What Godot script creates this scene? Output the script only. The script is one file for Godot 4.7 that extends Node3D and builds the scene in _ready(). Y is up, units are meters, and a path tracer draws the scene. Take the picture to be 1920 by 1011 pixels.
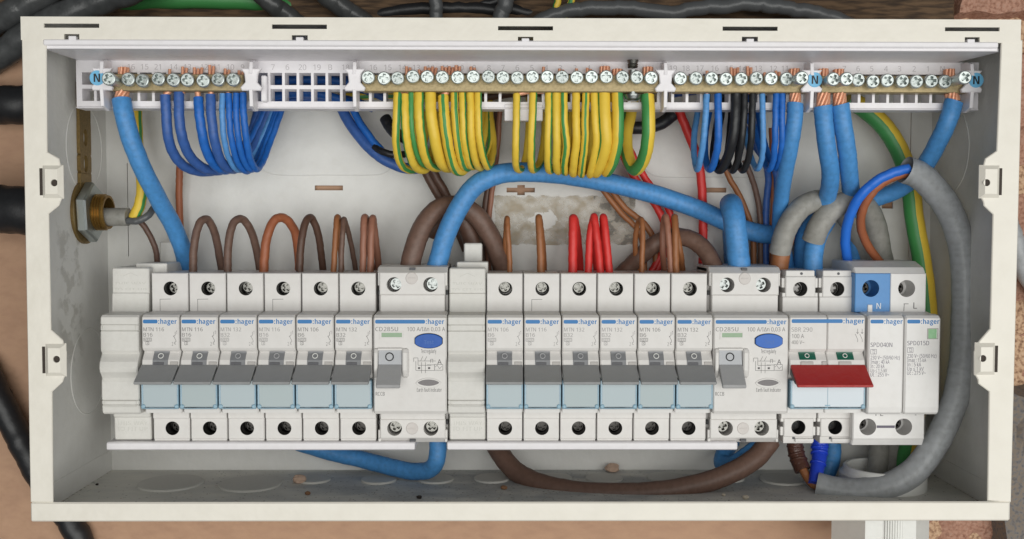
extends Node3D
# All lengths below are millimetres; org is the base of the thing being built and add_* subtract it.
var org := Vector3.ZERO
var M := {}
var taken := {}
var rng := RandomNumberGenerator.new()


func V(x: float, y: float, z: float) -> Vector3:
	return Vector3(x, y, z)


func numbered(called: String) -> String:
	var n: int = taken.get(called, 0)
	taken[called] = n + 1
	return called if n == 0 else "%s_%03d" % [called, n]


func tag(o: Node, label: String, category: String, group := "", kind := "") -> Node:
	if label: o.set_meta("label", label)
	if category: o.set_meta("category", category)
	if group: o.set_meta("group", group)
	if kind: o.set_meta("kind", kind)
	return o


func thing(called: String, label: String, category: String, at: Vector3, group := "") -> Node3D:
	var o := Node3D.new()
	o.name = numbered(called)
	add_child(o, true)
	o.position = at * 0.001
	org = at
	tag(o, label, category, group)
	return o


func mb() -> SurfaceTool:
	var st := SurfaceTool.new()
	st.begin(Mesh.PRIMITIVE_TRIANGLES)
	return st


func obj(called: String, st: SurfaceTool, m: String, parent: Node) -> MeshInstance3D:
	var o := MeshInstance3D.new()
	o.name = called if parent != self else numbered(called)
	o.mesh = st.commit()
	o.material_override = M[m]
	o.cast_shadow = GeometryInstance3D.SHADOW_CASTING_SETTING_ON
	parent.add_child(o, true)
	return o


# ---------- shapes (points run counter-clockwise seen from outside) ----------
func pt(st: SurfaceTool, p: Vector3, n: Vector3) -> void:
	st.set_normal(n)
	st.set_uv(Vector2(p.x, p.y))
	st.add_vertex((p - org) * 0.001)


func tri(st: SurfaceTool, a: Vector3, b: Vector3, c: Vector3) -> void:
	var n := (b - a).cross(c - a).normalized()
	pt(st, a, n); pt(st, c, n); pt(st, b, n)


func quad(st: SurfaceTool, a: Vector3, b: Vector3, c: Vector3, d: Vector3) -> void:
	tri(st, a, b, c)
	tri(st, a, c, d)


func box(st: SurfaceTool, x0: float, x1: float, y0: float, y1: float, z0: float, z1: float, b := 0.3) -> void:
	b = minf(b, minf(x1 - x0, minf(y1 - y0, z1 - z0)) * 0.4)
	var lo := [x0, y0, z0]
	var hi := [x1, y1, z1]
	for ax in 3:
		var u := (ax + 1) % 3
		var v := (ax + 2) % 3
		for s in 2:
			var q := []
			for k in [[0, 0], [1, 0], [1, 1], [0, 1]]:
				var p := V(0, 0, 0)
				p[ax] = hi[ax] if s else lo[ax]
				p[u] = (hi[u] - b) if k[0] else (lo[u] + b)
				p[v] = (hi[v] - b) if k[1] else (lo[v] + b)
				q.append(p)
			if s: quad(st, q[0], q[1], q[2], q[3])
			else: quad(st, q[0], q[3], q[2], q[1])
		# edges parallel to ax
		for su in 2:
			for sv in 2:
				var a := V(0, 0, 0); var c := V(0, 0, 0)
				a[u] = hi[u] if su else lo[u]
				a[v] = (hi[v] - b) if sv else (lo[v] + b)
				c[u] = (hi[u] - b) if su else (lo[u] + b)
				c[v] = hi[v] if sv else lo[v]
				var a0 := a; var a1 := a; var c0 := c; var c1 := c
				a0[ax] = lo[ax] + b; a1[ax] = hi[ax] - b
				c0[ax] = lo[ax] + b; c1[ax] = hi[ax] - b
				if su == sv: quad(st, a0, c0, c1, a1)
				else: quad(st, a0, a1, c1, c0)
	for i in 8:
		var sx := i & 1; var sy := (i >> 1) & 1; var sz := (i >> 2) & 1
		var ex := x1 if sx else x0; var ey := y1 if sy else y0; var ez := z1 if sz else z0
		var ix := ex + (-b if sx else b); var iy := ey + (-b if sy else b); var iz := ez + (-b if sz else b)
		var pa := V(ex, iy, iz); var pb := V(ix, ey, iz); var pc := V(ix, iy, ez)
		if (sx + sy + sz) % 2 == 1: tri(st, pa, pb, pc)
		else: tri(st, pa, pc, pb)


func inset(pts: PackedVector2Array, d: float) -> PackedVector2Array:
	var out := PackedVector2Array()
	var n := pts.size()
	for i in n:
		var e0 := (pts[i] - pts[(i + n - 1) % n]).normalized()
		var e1 := (pts[(i + 1) % n] - pts[i]).normalized()
		var n0 := Vector2(-e0.y, e0.x)
		var n1 := Vector2(-e1.y, e1.x)
		var m := (n0 + n1).normalized()
		out.append(pts[i] + m * d / maxf(m.dot(n0), 0.35))
	return out


func ccw(pts: PackedVector2Array) -> PackedVector2Array:
	var a := 0.0
	for i in pts.size():
		a += pts[i].cross(pts[(i + 1) % pts.size()])
	if a < 0: pts.reverse()
	return pts


# polygon in the plane of axes (u, v), pushed along ax from lo to hi, with chamfered rims
func prism(st: SurfaceTool, ax: int, poly: PackedVector2Array, lo: float, hi: float, b := 0.3) -> void:
	var u := (ax + 1) % 3
	var v := (ax + 2) % 3
	poly = ccw(poly)
	b = minf(b, (hi - lo) * 0.4)
	var small := inset(poly, b) if b > 0.0 else poly
	var mk := func(q: Vector2, t: float) -> Vector3:
		var p := Vector3.ZERO
		p[u] = q.x; p[v] = q.y; p[ax] = t
		return p
	var n := poly.size()
	for i in n:
		var j := (i + 1) % n
		quad(st, mk.call(poly[i], lo + b), mk.call(poly[j], lo + b), mk.call(poly[j], hi - b), mk.call(poly[i], hi - b))
		if b > 0.0:
			quad(st, mk.call(poly[i], hi - b), mk.call(poly[j], hi - b), mk.call(small[j], hi), mk.call(small[i], hi))
			quad(st, mk.call(small[i], lo), mk.call(small[j], lo), mk.call(poly[j], lo + b), mk.call(poly[i], lo + b))
	var t := Geometry2D.triangulate_polygon(small)
	for i in range(0, t.size(), 3):
		var a := small[t[i]]; var bb := small[t[i + 1]]; var c := small[t[i + 2]]
		if (bb - a).cross(c - a) < 0:
			var w := bb; bb = c; c = w
		tri(st, mk.call(a, hi), mk.call(bb, hi), mk.call(c, hi))
		tri(st, mk.call(a, lo), mk.call(c, lo), mk.call(bb, lo))


func P2(a: Array) -> PackedVector2Array:
	var out := PackedVector2Array()
	for i in range(0, a.size(), 2):
		out.append(Vector2(a[i], a[i + 1]))
	return out


# side profile given as y, z pairs, extruded along x
func side(st: SurfaceTool, yz: Array, x0: float, x1: float, b := 0.4) -> void:
	prism(st, 0, P2(yz), x0, x1, b)


# outline given as x, y pairs, thick in z
func flat(st: SurfaceTool, xy: Array, z0: float, z1: float, b := 0.25) -> void:
	prism(st, 2, P2(xy), z0, z1, b)


func disc_poly(cx: float, cy: float, rx: float, ry := -1.0, n := 32) -> Array:
	if ry < 0: ry = rx
	var a := []
	for i in n:
		a.append(cx + rx * cos(TAU * i / n)); a.append(cy + ry * sin(TAU * i / n))
	return a


# a box whose front (z1) has round holes, one per cell side by side; each hole is a bore of depth d
func holed_box(st: SurfaceTool, x0: float, x1: float, y0: float, y1: float, z0: float, z1: float, holes: Array, d := 10.0, b := 0.4) -> void:
	var n := holes.size()
	# sides, top, bottom, back
	quad(st, V(x0, y0, z0), V(x0, y0, z1 - b), V(x0, y1, z1 - b), V(x0, y1, z0))
	quad(st, V(x1, y0, z1 - b), V(x1, y0, z0), V(x1, y1, z0), V(x1, y1, z1 - b))
	quad(st, V(x0, y1, z1 - b), V(x1, y1, z1 - b), V(x1, y1, z0), V(x0, y1, z0))
	quad(st, V(x0, y0, z0), V(x1, y0, z0), V(x1, y0, z1 - b), V(x0, y0, z1 - b))
	quad(st, V(x0, y0, z0), V(x0, y1, z0), V(x1, y1, z0), V(x1, y0, z0))
	# chamfer round the front
	quad(st, V(x0, y0, z1 - b), V(x1, y0, z1 - b), V(x1 - b, y0 + b, z1), V(x0 + b, y0 + b, z1))
	quad(st, V(x1, y0, z1 - b), V(x1, y1, z1 - b), V(x1 - b, y1 - b, z1), V(x1 - b, y0 + b, z1))
	quad(st, V(x1, y1, z1 - b), V(x0, y1, z1 - b), V(x0 + b, y1 - b, z1), V(x1 - b, y1 - b, z1))
	quad(st, V(x0, y1, z1 - b), V(x0, y0, z1 - b), V(x0 + b, y0 + b, z1), V(x0 + b, y1 - b, z1))
	for k in n:
		var h: Array = holes[k]
		var c := Vector2(h[0], h[1])
		var r: float = h[2]
		var xa := x0 + b if k == 0 else (float(holes[k - 1][0]) + c.x) * 0.5
		var xb := x1 - b if k == n - 1 else (float(holes[k + 1][0]) + c.x) * 0.5
		var lo := Vector2(xa, y0 + b)
		var hi := Vector2(xb, y1 - b)
		var ang := []
		for i in 28: ang.append(TAU * i / 28.0 - PI)
		for q in [Vector2(lo.x, lo.y), Vector2(hi.x, lo.y), Vector2(hi.x, hi.y), Vector2(lo.x, hi.y)]:
			ang.append((q - c).angle())
		ang.sort()
		for i in ang.size():
			var p := []
			for t in [ang[i], ang[(i + 1) % ang.size()]]:
				var dir := Vector2(cos(t), sin(t))
				var fx := INF if absf(dir.x) < 1e-6 else ((hi.x - c.x) / dir.x if dir.x > 0 else (lo.x - c.x) / dir.x)
				var fy := INF if absf(dir.y) < 1e-6 else ((hi.y - c.y) / dir.y if dir.y > 0 else (lo.y - c.y) / dir.y)
				p.append(c + dir * minf(fx, fy))
				p.append(c + dir * r)
			quad(st, V(p[1].x, p[1].y, z1), V(p[0].x, p[0].y, z1), V(p[2].x, p[2].y, z1), V(p[3].x, p[3].y, z1))
			quad(st, V(p[1].x, p[1].y, z1), V(p[3].x, p[3].y, z1), V(p[3].x, p[3].y, z1 - d), V(p[1].x, p[1].y, z1 - d))
			tri(st, V(c.x, c.y, z1 - d), V(p[1].x, p[1].y, z1 - d), V(p[3].x, p[3].y, z1 - d))


# a sheet from z0 to z1 with rectangular openings [x0, x1, y0, y1]
func pierced(st: SurfaceTool, x0: float, x1: float, y0: float, y1: float, z0: float, z1: float, rects: Array) -> void:
	var xs := [x0, x1]
	var ys := [y0, y1]
	for r in rects:
		for v in [r[0], r[1]]:
			if v > x0 and v < x1 and not v in xs: xs.append(v)
		for v in [r[2], r[3]]:
			if v > y0 and v < y1 and not v in ys: ys.append(v)
	xs.sort(); ys.sort()
	var nx := xs.size() - 1
	var ny := ys.size() - 1
	var full := func(i: int, j: int) -> bool:
		if i < 0 or j < 0 or i >= nx or j >= ny: return false
		var cx: float = (xs[i] + xs[i + 1]) * 0.5
		var cy: float = (ys[j] + ys[j + 1]) * 0.5
		for r in rects:
			if cx > r[0] and cx < r[1] and cy > r[2] and cy < r[3]: return false
		return true
	for j in ny:
		for i in nx:
			if not full.call(i, j): continue
			var a: float = xs[i]; var b: float = xs[i + 1]; var c: float = ys[j]; var d: float = ys[j + 1]
			quad(st, V(a, c, z1), V(b, c, z1), V(b, d, z1), V(a, d, z1))
			quad(st, V(a, c, z0), V(a, d, z0), V(b, d, z0), V(b, c, z0))
			if not full.call(i - 1, j): quad(st, V(a, c, z0), V(a, c, z1), V(a, d, z1), V(a, d, z0))
			if not full.call(i + 1, j): quad(st, V(b, c, z1), V(b, c, z0), V(b, d, z0), V(b, d, z1))
			if not full.call(i, j - 1): quad(st, V(a, c, z0), V(b, c, z0), V(b, c, z1), V(a, c, z1))
			if not full.call(i, j + 1): quad(st, V(a, d, z1), V(b, d, z1), V(b, d, z0), V(a, d, z0))


# turned shape: profile of [radius, height] pairs from the base up, axis towards dir from c
func lathe(st: SurfaceTool, c: Vector3, dir: Vector3, prof: Array, n := 28, smooth := false) -> void:
	var w := dir.normalized()
	var u := w.cross(Vector3.UP if absf(w.y) < 0.9 else Vector3.RIGHT).normalized()
	var v := w.cross(u)
	for k in prof.size() - 1:
		var r0: float = prof[k][0]; var h0: float = prof[k][1]
		var r1: float = prof[k + 1][0]; var h1: float = prof[k + 1][1]
		var ns := Vector2(h1 - h0, r0 - r1).normalized()
		for i in n:
			var t0 := TAU * i / n
			var t1 := TAU * (i + 1) / n
			var d0 := u * cos(t0) + v * sin(t0)
			var d1 := u * cos(t1) + v * sin(t1)
			var a := c + d0 * r0 + w * h0; var b := c + d1 * r0 + w * h0
			var e := c + d1 * r1 + w * h1; var f := c + d0 * r1 + w * h1
			var n0 := d0 * ns.x + w * ns.y
			var n1 := d1 * ns.x + w * ns.y
			pt(st, a, n0); pt(st, e, n1); pt(st, b, n1)
			pt(st, a, n0); pt(st, f, n0); pt(st, e, n1)


func smooth_path(p: Array, per := 9) -> Array:
	var out := []
	var n := p.size()
	for i in n - 1:
		var a: Vector3 = p[maxi(i - 1, 0)]; var b: Vector3 = p[i]; var c: Vector3 = p[i + 1]; var d: Vector3 = p[mini(i + 2, n - 1)]
		if i == 0: a = b * 2.0 - c
		if i == n - 2: d = c * 2.0 - b
		var t0 := 0.0
		var t1 := t0 + maxf(sqrt(a.distance_to(b)), 0.01)
		var t2 := t1 + maxf(sqrt(b.distance_to(c)), 0.01)
		var t3 := t2 + maxf(sqrt(c.distance_to(d)), 0.01)
		for k in per:
			var t := lerpf(t1, t2, float(k) / per)
			var a1 := a * ((t1 - t) / (t1 - t0)) + b * ((t - t0) / (t1 - t0))
			var a2 := b * ((t2 - t) / (t2 - t1)) + c * ((t - t1) / (t2 - t1))
			var a3 := c * ((t3 - t) / (t3 - t2)) + d * ((t - t2) / (t3 - t2))
			var b1 := a1 * ((t2 - t) / (t2 - t0)) + a2 * ((t - t0) / (t2 - t0))
			var b2 := a2 * ((t3 - t) / (t3 - t1)) + a3 * ((t - t1) / (t3 - t1))
			out.append(b1 * ((t2 - t) / (t2 - t1)) + b2 * ((t - t1) / (t2 - t1)))
	out.append(p[n - 1])
	return out


# cable: rs is one radius or one per point; stripe = [colour, half width, angle] paints a second colour along it
func tube(st: SurfaceTool, path: Array, r0: float, r1 := -1.0, seg := 16, base_col := Color.WHITE, stripe := [], twist := 0.0, open := false) -> void:
	if r1 < 0: r1 = r0
	var n := path.size()
	var tan0: Vector3 = ((path[1] as Vector3) - (path[0] as Vector3)).normalized()
	var squash := 1.0
	if stripe.size() == 1:
		squash = stripe[0]
		stripe = []
	var u := (Vector3.BACK - tan0 * tan0.dot(Vector3.BACK))
	if u.length() < 0.2: u = Vector3.RIGHT - tan0 * tan0.dot(Vector3.RIGHT)
	u = u.normalized()
	var rings := []
	var prev := tan0
	for i in n:
		var t: Vector3 = ((path[mini(i + 1, n - 1)] as Vector3) - (path[maxi(i - 1, 0)] as Vector3)).normalized()
		var ax := prev.cross(t)
		if ax.length() > 1e-6: u = u.rotated(ax.normalized(), prev.angle_to(t))
		u = (u - t * t.dot(u)).normalized()
		prev = t
		var v := t.cross(u)
		var r := lerpf(r0, r1, float(i) / (n - 1))
		var ring := []
		for k in seg:
			var a := TAU * k / seg + twist * float(i) / n
			ring.append(u * cos(a) * lerpf(1.0, squash, 0.5 + 0.5 * sin(i * 0.16)) + v * sin(a))
		rings.append([path[i], ring, r, t])
	for i in n - 1:
		var A: Array = rings[i]; var B: Array = rings[i + 1]
		for k in seg:
			var l := (k + 1) % seg
			var col := base_col
			if stripe:
				var mid := TAU * (k + 0.5) / seg
				if absf(wrapf(mid - float(stripe[2]), -PI, PI)) < float(stripe[1]): col = stripe[0]
			st.set_color(col)
			var a0: Vector3 = A[1][k]; var a1: Vector3 = A[1][l]; var b0: Vector3 = B[1][k]; var b1: Vector3 = B[1][l]
			var pa: Vector3 = A[0] + a0 * A[2]; var pb: Vector3 = A[0] + a1 * A[2]; var pc: Vector3 = B[0] + b1 * B[2]; var pd: Vector3 = B[0] + b0 * B[2]
			pt(st, pa, a0); pt(st, pc, b1); pt(st, pb, a1)
			pt(st, pa, a0); pt(st, pd, b0); pt(st, pc, b1)
	if open: return
	for e in 2:
		var R: Array = rings[0] if e == 0 else rings[n - 1]
		st.set_color(base_col)
		for k in seg:
			var p0: Vector3 = R[0] + R[1][k] * R[2]; var p1: Vector3 = R[0] + R[1][(k + 1) % seg] * R[2]
			if e == 0: tri(st, R[0], p1, p0)
			else: tri(st, R[0], p0, p1)


func rod(st: SurfaceTool, a: Vector3, b: Vector3, r: float, seg := 12) -> void:
	tube(st, [a, b], r, r, seg)


# bare copper: strands laid round a core from a to b
func strands(st: SurfaceTool, a: Vector3, b: Vector3, r: float, n := 8, lay := 0.9) -> void:
	var w := (b - a).normalized()
	var u := w.cross(Vector3.RIGHT).normalized()
	var v := w.cross(u)
	var rs := r * sin(PI / n) / (1.0 + sin(PI / n)) * 1.05
	tube(st, [a, b], r - rs * 1.2, r - rs * 1.2, 10)
	for k in n:
		var path := []
		for i in 6:
			var t := i / 5.0
			var an := TAU * k / n + lay * t
			path.append(a.lerp(b, t) + (u * cos(an) + v * sin(an)) * (r - rs))
		tube(st, path, rs, rs, 7)


# cross-head screw looking along dir; one shared mesh per kind
func screw_mesh(r: float, head: float, shank_r: float, shank: float) -> ArrayMesh:
	var keep := org
	org = Vector3.ZERO
	var st := mb()
	lathe(st, V(0, 0, 0), V(0, 0, 1), [[shank_r, -shank], [shank_r, -0.4], [r - 0.3, -0.4], [r, 0.0], [r, head - 0.5], [r - 0.15, head - 0.2], [r - 0.5, head]], 28)
	var n := 72
	var a := r * 0.23
	var L := r * 0.68
	var pr := []
	for i in n:
		var t := TAU * i / n + 0.001
		var c := absf(cos(t)); var s := absf(sin(t))
		pr.append([maxf(minf(L / c, a / s), minf(a / c, L / s)), t])
	var ro := r - 0.5
	for i in n:
		var p: Array = pr[i]; var q: Array = pr[(i + 1) % n]
		var d0 := V(cos(p[1]), sin(p[1]), 0); var d1 := V(cos(q[1]), sin(q[1]), 0)
		var t := V(0, 0, head); var d := V(0, 0, head - r * 0.75)
		quad(st, d0 * p[0] + t, d0 * ro + t, d1 * ro + t, d1 * q[0] + t)
		quad(st, d0 * p[0] + t, d1 * q[0] + t, d1 * q[0] * 0.8 + d, d0 * p[0] * 0.8 + d)
		tri(st, d, d0 * p[0] * 0.8 + d, d1 * q[0] * 0.8 + d)
	# the four radial nicks between the cross arms, and the driving slot
	for k in 4:
		var an := PI / 4 + PI / 2 * k
		var q := Basis(Vector3.BACK, an)
		quad(st, q * V(a * 1.5, -0.12, head + 0.03), q * V(ro, -0.12, head + 0.03), q * V(ro, 0.12, head + 0.03), q * V(a * 1.5, 0.12, head + 0.03))
	org = keep
	return st.commit()


func put_screw(mesh: ArrayMesh, parent: Node3D, at: Vector3, turn: float, m: String, called := "screw", tilt := Vector2.ZERO) -> MeshInstance3D:
	var o := MeshInstance3D.new()
	o.name = called
	o.mesh = mesh
	o.material_override = M[m]
	parent.add_child(o, true)
	o.position = (at - org) * 0.001
	o.basis = Basis.from_euler(Vector3(tilt.x, tilt.y, turn))
	return o


# printed or moulded characters lying on a face that looks along +z; x is the left end, y the middle of the capitals
func words(parent: Node3D, s: String, x: float, y: float, z: float, h: float, m: String, width := 0.0, called := "lettering", bold := false, deep := 0.06, centre := false) -> MeshInstance3D:
	var t := TextMesh.new()
	t.text = s
	var f := SystemFont.new()
	f.font_names = PackedStringArray(["Droid Sans"])
	if bold: f.font_weight = 700
	t.font = f
	t.font_size = 24
	t.pixel_size = h * 0.001 / (24 * 0.714)
	t.depth = deep * 0.001
	t.curve_step = 1.6
	t.horizontal_alignment = HORIZONTAL_ALIGNMENT_CENTER
	t.vertical_alignment = VERTICAL_ALIGNMENT_CENTER
	var o := MeshInstance3D.new()
	o.name = called
	o.mesh = t
	o.material_override = M[m]
	parent.add_child(o, true)
	var w := t.get_aabb().size.x * 1000.0
	var k := width / w if width > 0.0 else 1.0
	o.scale = Vector3(k, 1, 1)
	o.position = (V(x if centre else x + w * k * 0.5, y, z) - org) * 0.001
	return o


# thin printed lines [x0, y0, x1, y1] of width w on a face that looks along +z
func strokes(st: SurfaceTool, lines: Array, z: float, w: float) -> void:
	for l in lines:
		var a := V(l[0], l[1], z); var b := V(l[2], l[3], z)
		var n := (b - a).normalized().cross(Vector3.BACK) * w * 0.5
		quad(st, a + n, b + n, b - n, a - n)


func ring(st: SurfaceTool, c: Vector3, axis: Vector3, r: float, thick: float, n := 48) -> void:
	var w := axis.normalized()
	var u := w.cross(Vector3.UP if absf(w.y) < 0.9 else Vector3.RIGHT).normalized()
	var v := w.cross(u)
	var path := []
	for i in n + 1:
		path.append(c + (u * cos(TAU * i / n) + v * sin(TAU * i / n)) * r)
	tube(st, path, thick, thick, 8, Color.WHITE, [], 0.0, true)


# a lump: sphere pushed in and out by noise
func lump(st: SurfaceTool, c: Vector3, rad: Vector3, seed_n: int, rough := 0.35, freq := 0.9) -> void:
	var nz := FastNoiseLite.new()
	nz.seed = seed_n
	nz.frequency = freq
	var at := func(i: int, j: int) -> Vector3:
		var th := PI * j / 10.0
		var ph := TAU * (i % 16) / 16.0
		var d := Vector3(sin(th) * cos(ph), cos(th), sin(th) * sin(ph))
		return c + d * rad * (1.0 + rough * nz.get_noise_3dv(d * 1.5))
	for j in 10:
		for i in 16:
			var a: Vector3 = at.call(i, j); var b: Vector3 = at.call(i + 1, j); var d: Vector3 = at.call(i + 1, j + 1); var e: Vector3 = at.call(i, j + 1)
			if j > 0: tri(st, a, b, d)
			if j < 9: tri(st, a, d, e)


# ---------- materials ----------
func noise_tex(seed_n: int, freq: float, stops: Array, octaves := 4, size := 256) -> NoiseTexture2D:
	var t := NoiseTexture2D.new()
	t.width = size; t.height = size
	t.seamless = true
	var nz := FastNoiseLite.new()
	nz.noise_type = FastNoiseLite.TYPE_SIMPLEX_SMOOTH
	nz.seed = seed_n
	nz.frequency = freq
	nz.fractal_octaves = octaves
	t.noise = nz
	var g := Gradient.new()
	var o := PackedFloat32Array(); var c := PackedColorArray()
	for s in stops:
		o.append(s[0]); c.append(s[1])
	g.offsets = o; g.colors = c
	t.color_ramp = g
	return t


func bump_tex(seed_n: int, freq: float, strength: float, octaves := 3, size := 256) -> NoiseTexture2D:
	var t := NoiseTexture2D.new()
	t.width = size; t.height = size
	t.seamless = true
	t.as_normal_map = true
	t.bump_strength = strength
	var nz := FastNoiseLite.new()
	nz.noise_type = FastNoiseLite.TYPE_SIMPLEX_SMOOTH
	nz.seed = seed_n
	nz.frequency = freq
	nz.fractal_octaves = octaves
	t.noise = nz
	return t


var grime: NoiseTexture2D
var scuff: NoiseTexture2D
var fine_bump: NoiseTexture2D


func mat(key: String, c: Color, rough: float, metal := 0.0, wear := true, per_m := 18.0, bump := 0.25) -> StandardMaterial3D:
	var m := StandardMaterial3D.new()
	m.resource_name = key
	m.albedo_color = c
	m.roughness = rough
	m.metallic = metal
	if wear:
		m.albedo_texture = grime
		m.uv1_triplanar = true
		m.uv1_scale = Vector3.ONE * per_m
		if bump > 0.0:
			m.normal_enabled = true
			m.normal_texture = fine_bump
			m.normal_scale = bump
	M[key] = m
	return m


func rgb(r: int, g: int, b: int) -> Color:
	return Color8(r, g, b)


# ---------- wires ----------
func wire(called: String, label: String, category: String, group: String, m: String, r: float, p: Array, opt := {}) -> Node3D:
	var base: Vector3 = p[0]
	var t := thing(called, label, category, base, group)
	var path := smooth_path(p, opt.get("per", 9))
	# hand-bent cable is never quite true
	var nz := FastNoiseLite.new()
	nz.seed = hash(label) % 10000
	nz.frequency = 0.03
	for i in range(1, path.size() - 1):
		var k: float = opt.get("wob", 0.22)
		path[i] += V(nz.get_noise_2d(i * 9.0, 0), nz.get_noise_2d(i * 9.0, 50), nz.get_noise_2d(i * 9.0, 99)) * k
	var st := mb()
	if m == "earth":
		var a: float = opt.get("stripe", 1.0)
		tube(st, path, r, r, 20, Color(0.80, 0.56, 0.06), [Color(0.06, 0.29, 0.08), opt.get("half", 0.62), a], opt.get("twist", 0.0))
	else:
		tube(st, path, r, opt.get("r1", r), 18, Color.WHITE, [opt.flat] if opt.has("flat") else [], 0.0, opt.get("open", false))
	obj("insulation", st, m, t)
	if opt.has("ridges"):
		for q in opt.ridges:
			var i := int(q * (path.size() - 2))
			var rr := lerpf(r, opt.get("r1", r), float(i) / (path.size() - 1))
			var rs := mb()
			ring(rs, path[i], (path[i + 1] as Vector3) - path[i], rr * 0.94, 0.7, 24)
			obj("tape_ridge", rs, m, t)
	if opt.has("stub"):
		var s: Array = opt.stub      # [top of the wire, underside of the bar, top of the bar, height above, strands]
		var x := base.x
		var cr := minf(r * 0.62, 3.6)
		var cs := mb()
		if r > 2.6: strands(cs, base - V(0, 0.5, 0), V(s[0], 81.5, base.z), r * 0.74, 8, 1.1)
		else: rod(cs, base, V(s[0], 81.5, base.z), cr)
		obj("copper_core", cs, "copper", t)
		var ce := mb()
		if r > 2.6: strands(ce, V(s[0], 86.0, 58.6), V(s[0], 89.2 + s[1], 58.4), 2.6, 7, 0.3)
		else:
			for k in int(s[2]):
				var dx: float = (k - (float(s[2]) - 1) * 0.5) * 1.25
				rod(ce, V(s[0] + dx, 86.0, 59.2), V(s[0] + dx * 1.15 + 0.2 * k, 89.6 + s[1] - 0.5 * (k % 2), 58.6 - 0.4 * k), 0.72, 9)
		obj("copper_end", ce, "copper", t)
	return t


# ---------- the devices ----------
var screw_big: ArrayMesh
var screw_deep: ArrayMesh
var screw_rccb: ArrayMesh
const BACK := 17.0    # devices stand on their rail this far off the back panel


func logo(t: Node3D, x0: float, x1: float, y: float, z: float, bar_to: float, h := 1.75) -> void:
	var st := mb()
	flat(st, rounded(x0, bar_to, y - h * 0.5 + 0.1, y + h * 0.5 + 0.1, h * 0.35), z - 0.3, z + 0.06, 0.0)
	obj("logo_bar", st, "logo_blue", t)
	words(t, ":hager", bar_to + 0.25, y + 0.15, z + 0.02, h * 1.28, "logo_blue", x1 - bar_to - 0.35, "logo_lettering", true)


func rounded(x0: float, x1: float, y0: float, y1: float, r: float) -> Array:
	var a := []
	for q in [[x1 - r, y1 - r, 0.0], [x0 + r, y1 - r, PI / 2], [x0 + r, y0 + r, PI], [x1 - r, y0 + r, PI * 1.5]]:
		for k in 5:
			var t: float = q[2] + PI / 2 * k / 4.0
			a.append(q[0] + r * cos(t)); a.append(q[1] + r * sin(t))
	return a


func label_cover(t: Node3D, x0: float, x1: float, pale: String) -> void:
	var y0 := -64.2
	var y1 := -50.6
	var st := mb()
	box(st, x0 + 1.6, x1 - 1.2, y0 + 2.4, y1, 57.5, 60.2, 0.2)
	obj("label_insert", st, pale, t)
	var c := mb()
	box(c, x0 + 0.2, x1 - 0.2, y0 + 0.3, y1, 61.8, 62.9, 0.35)
	var cover := obj("label_cover", c, pale.replace("label", "cover"), t)
	st = mb()
	box(st, x0 + 0.15, x0 + 1.3, y0 + 0.2, y1, 58.0, 63.0, 0.3)
	box(st, x1 - 1.1, x1 - 0.15, y0 + 0.2, y1, 58.0, 63.0, 0.3)
	box(st, x0 + 1.3, x1 - 1.1, y0 + 0.2, y0 + 1.6, 58.0, 62.9, 0.3)
	obj("cover_rim", st, "blue_clear", cover)
	for x in [x0 + 1.1, x1 - 1.1]:
		st = mb()
		lathe(st, V(x, y0 + 1.5, 60.0), V(0, 0, 1), [[1.0, -2.0], [1.0, 3.2], [0.6, 3.4], [0.0, 3.4]], 14)
		obj("hinge_peg", st, "blue_peg", cover)


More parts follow.
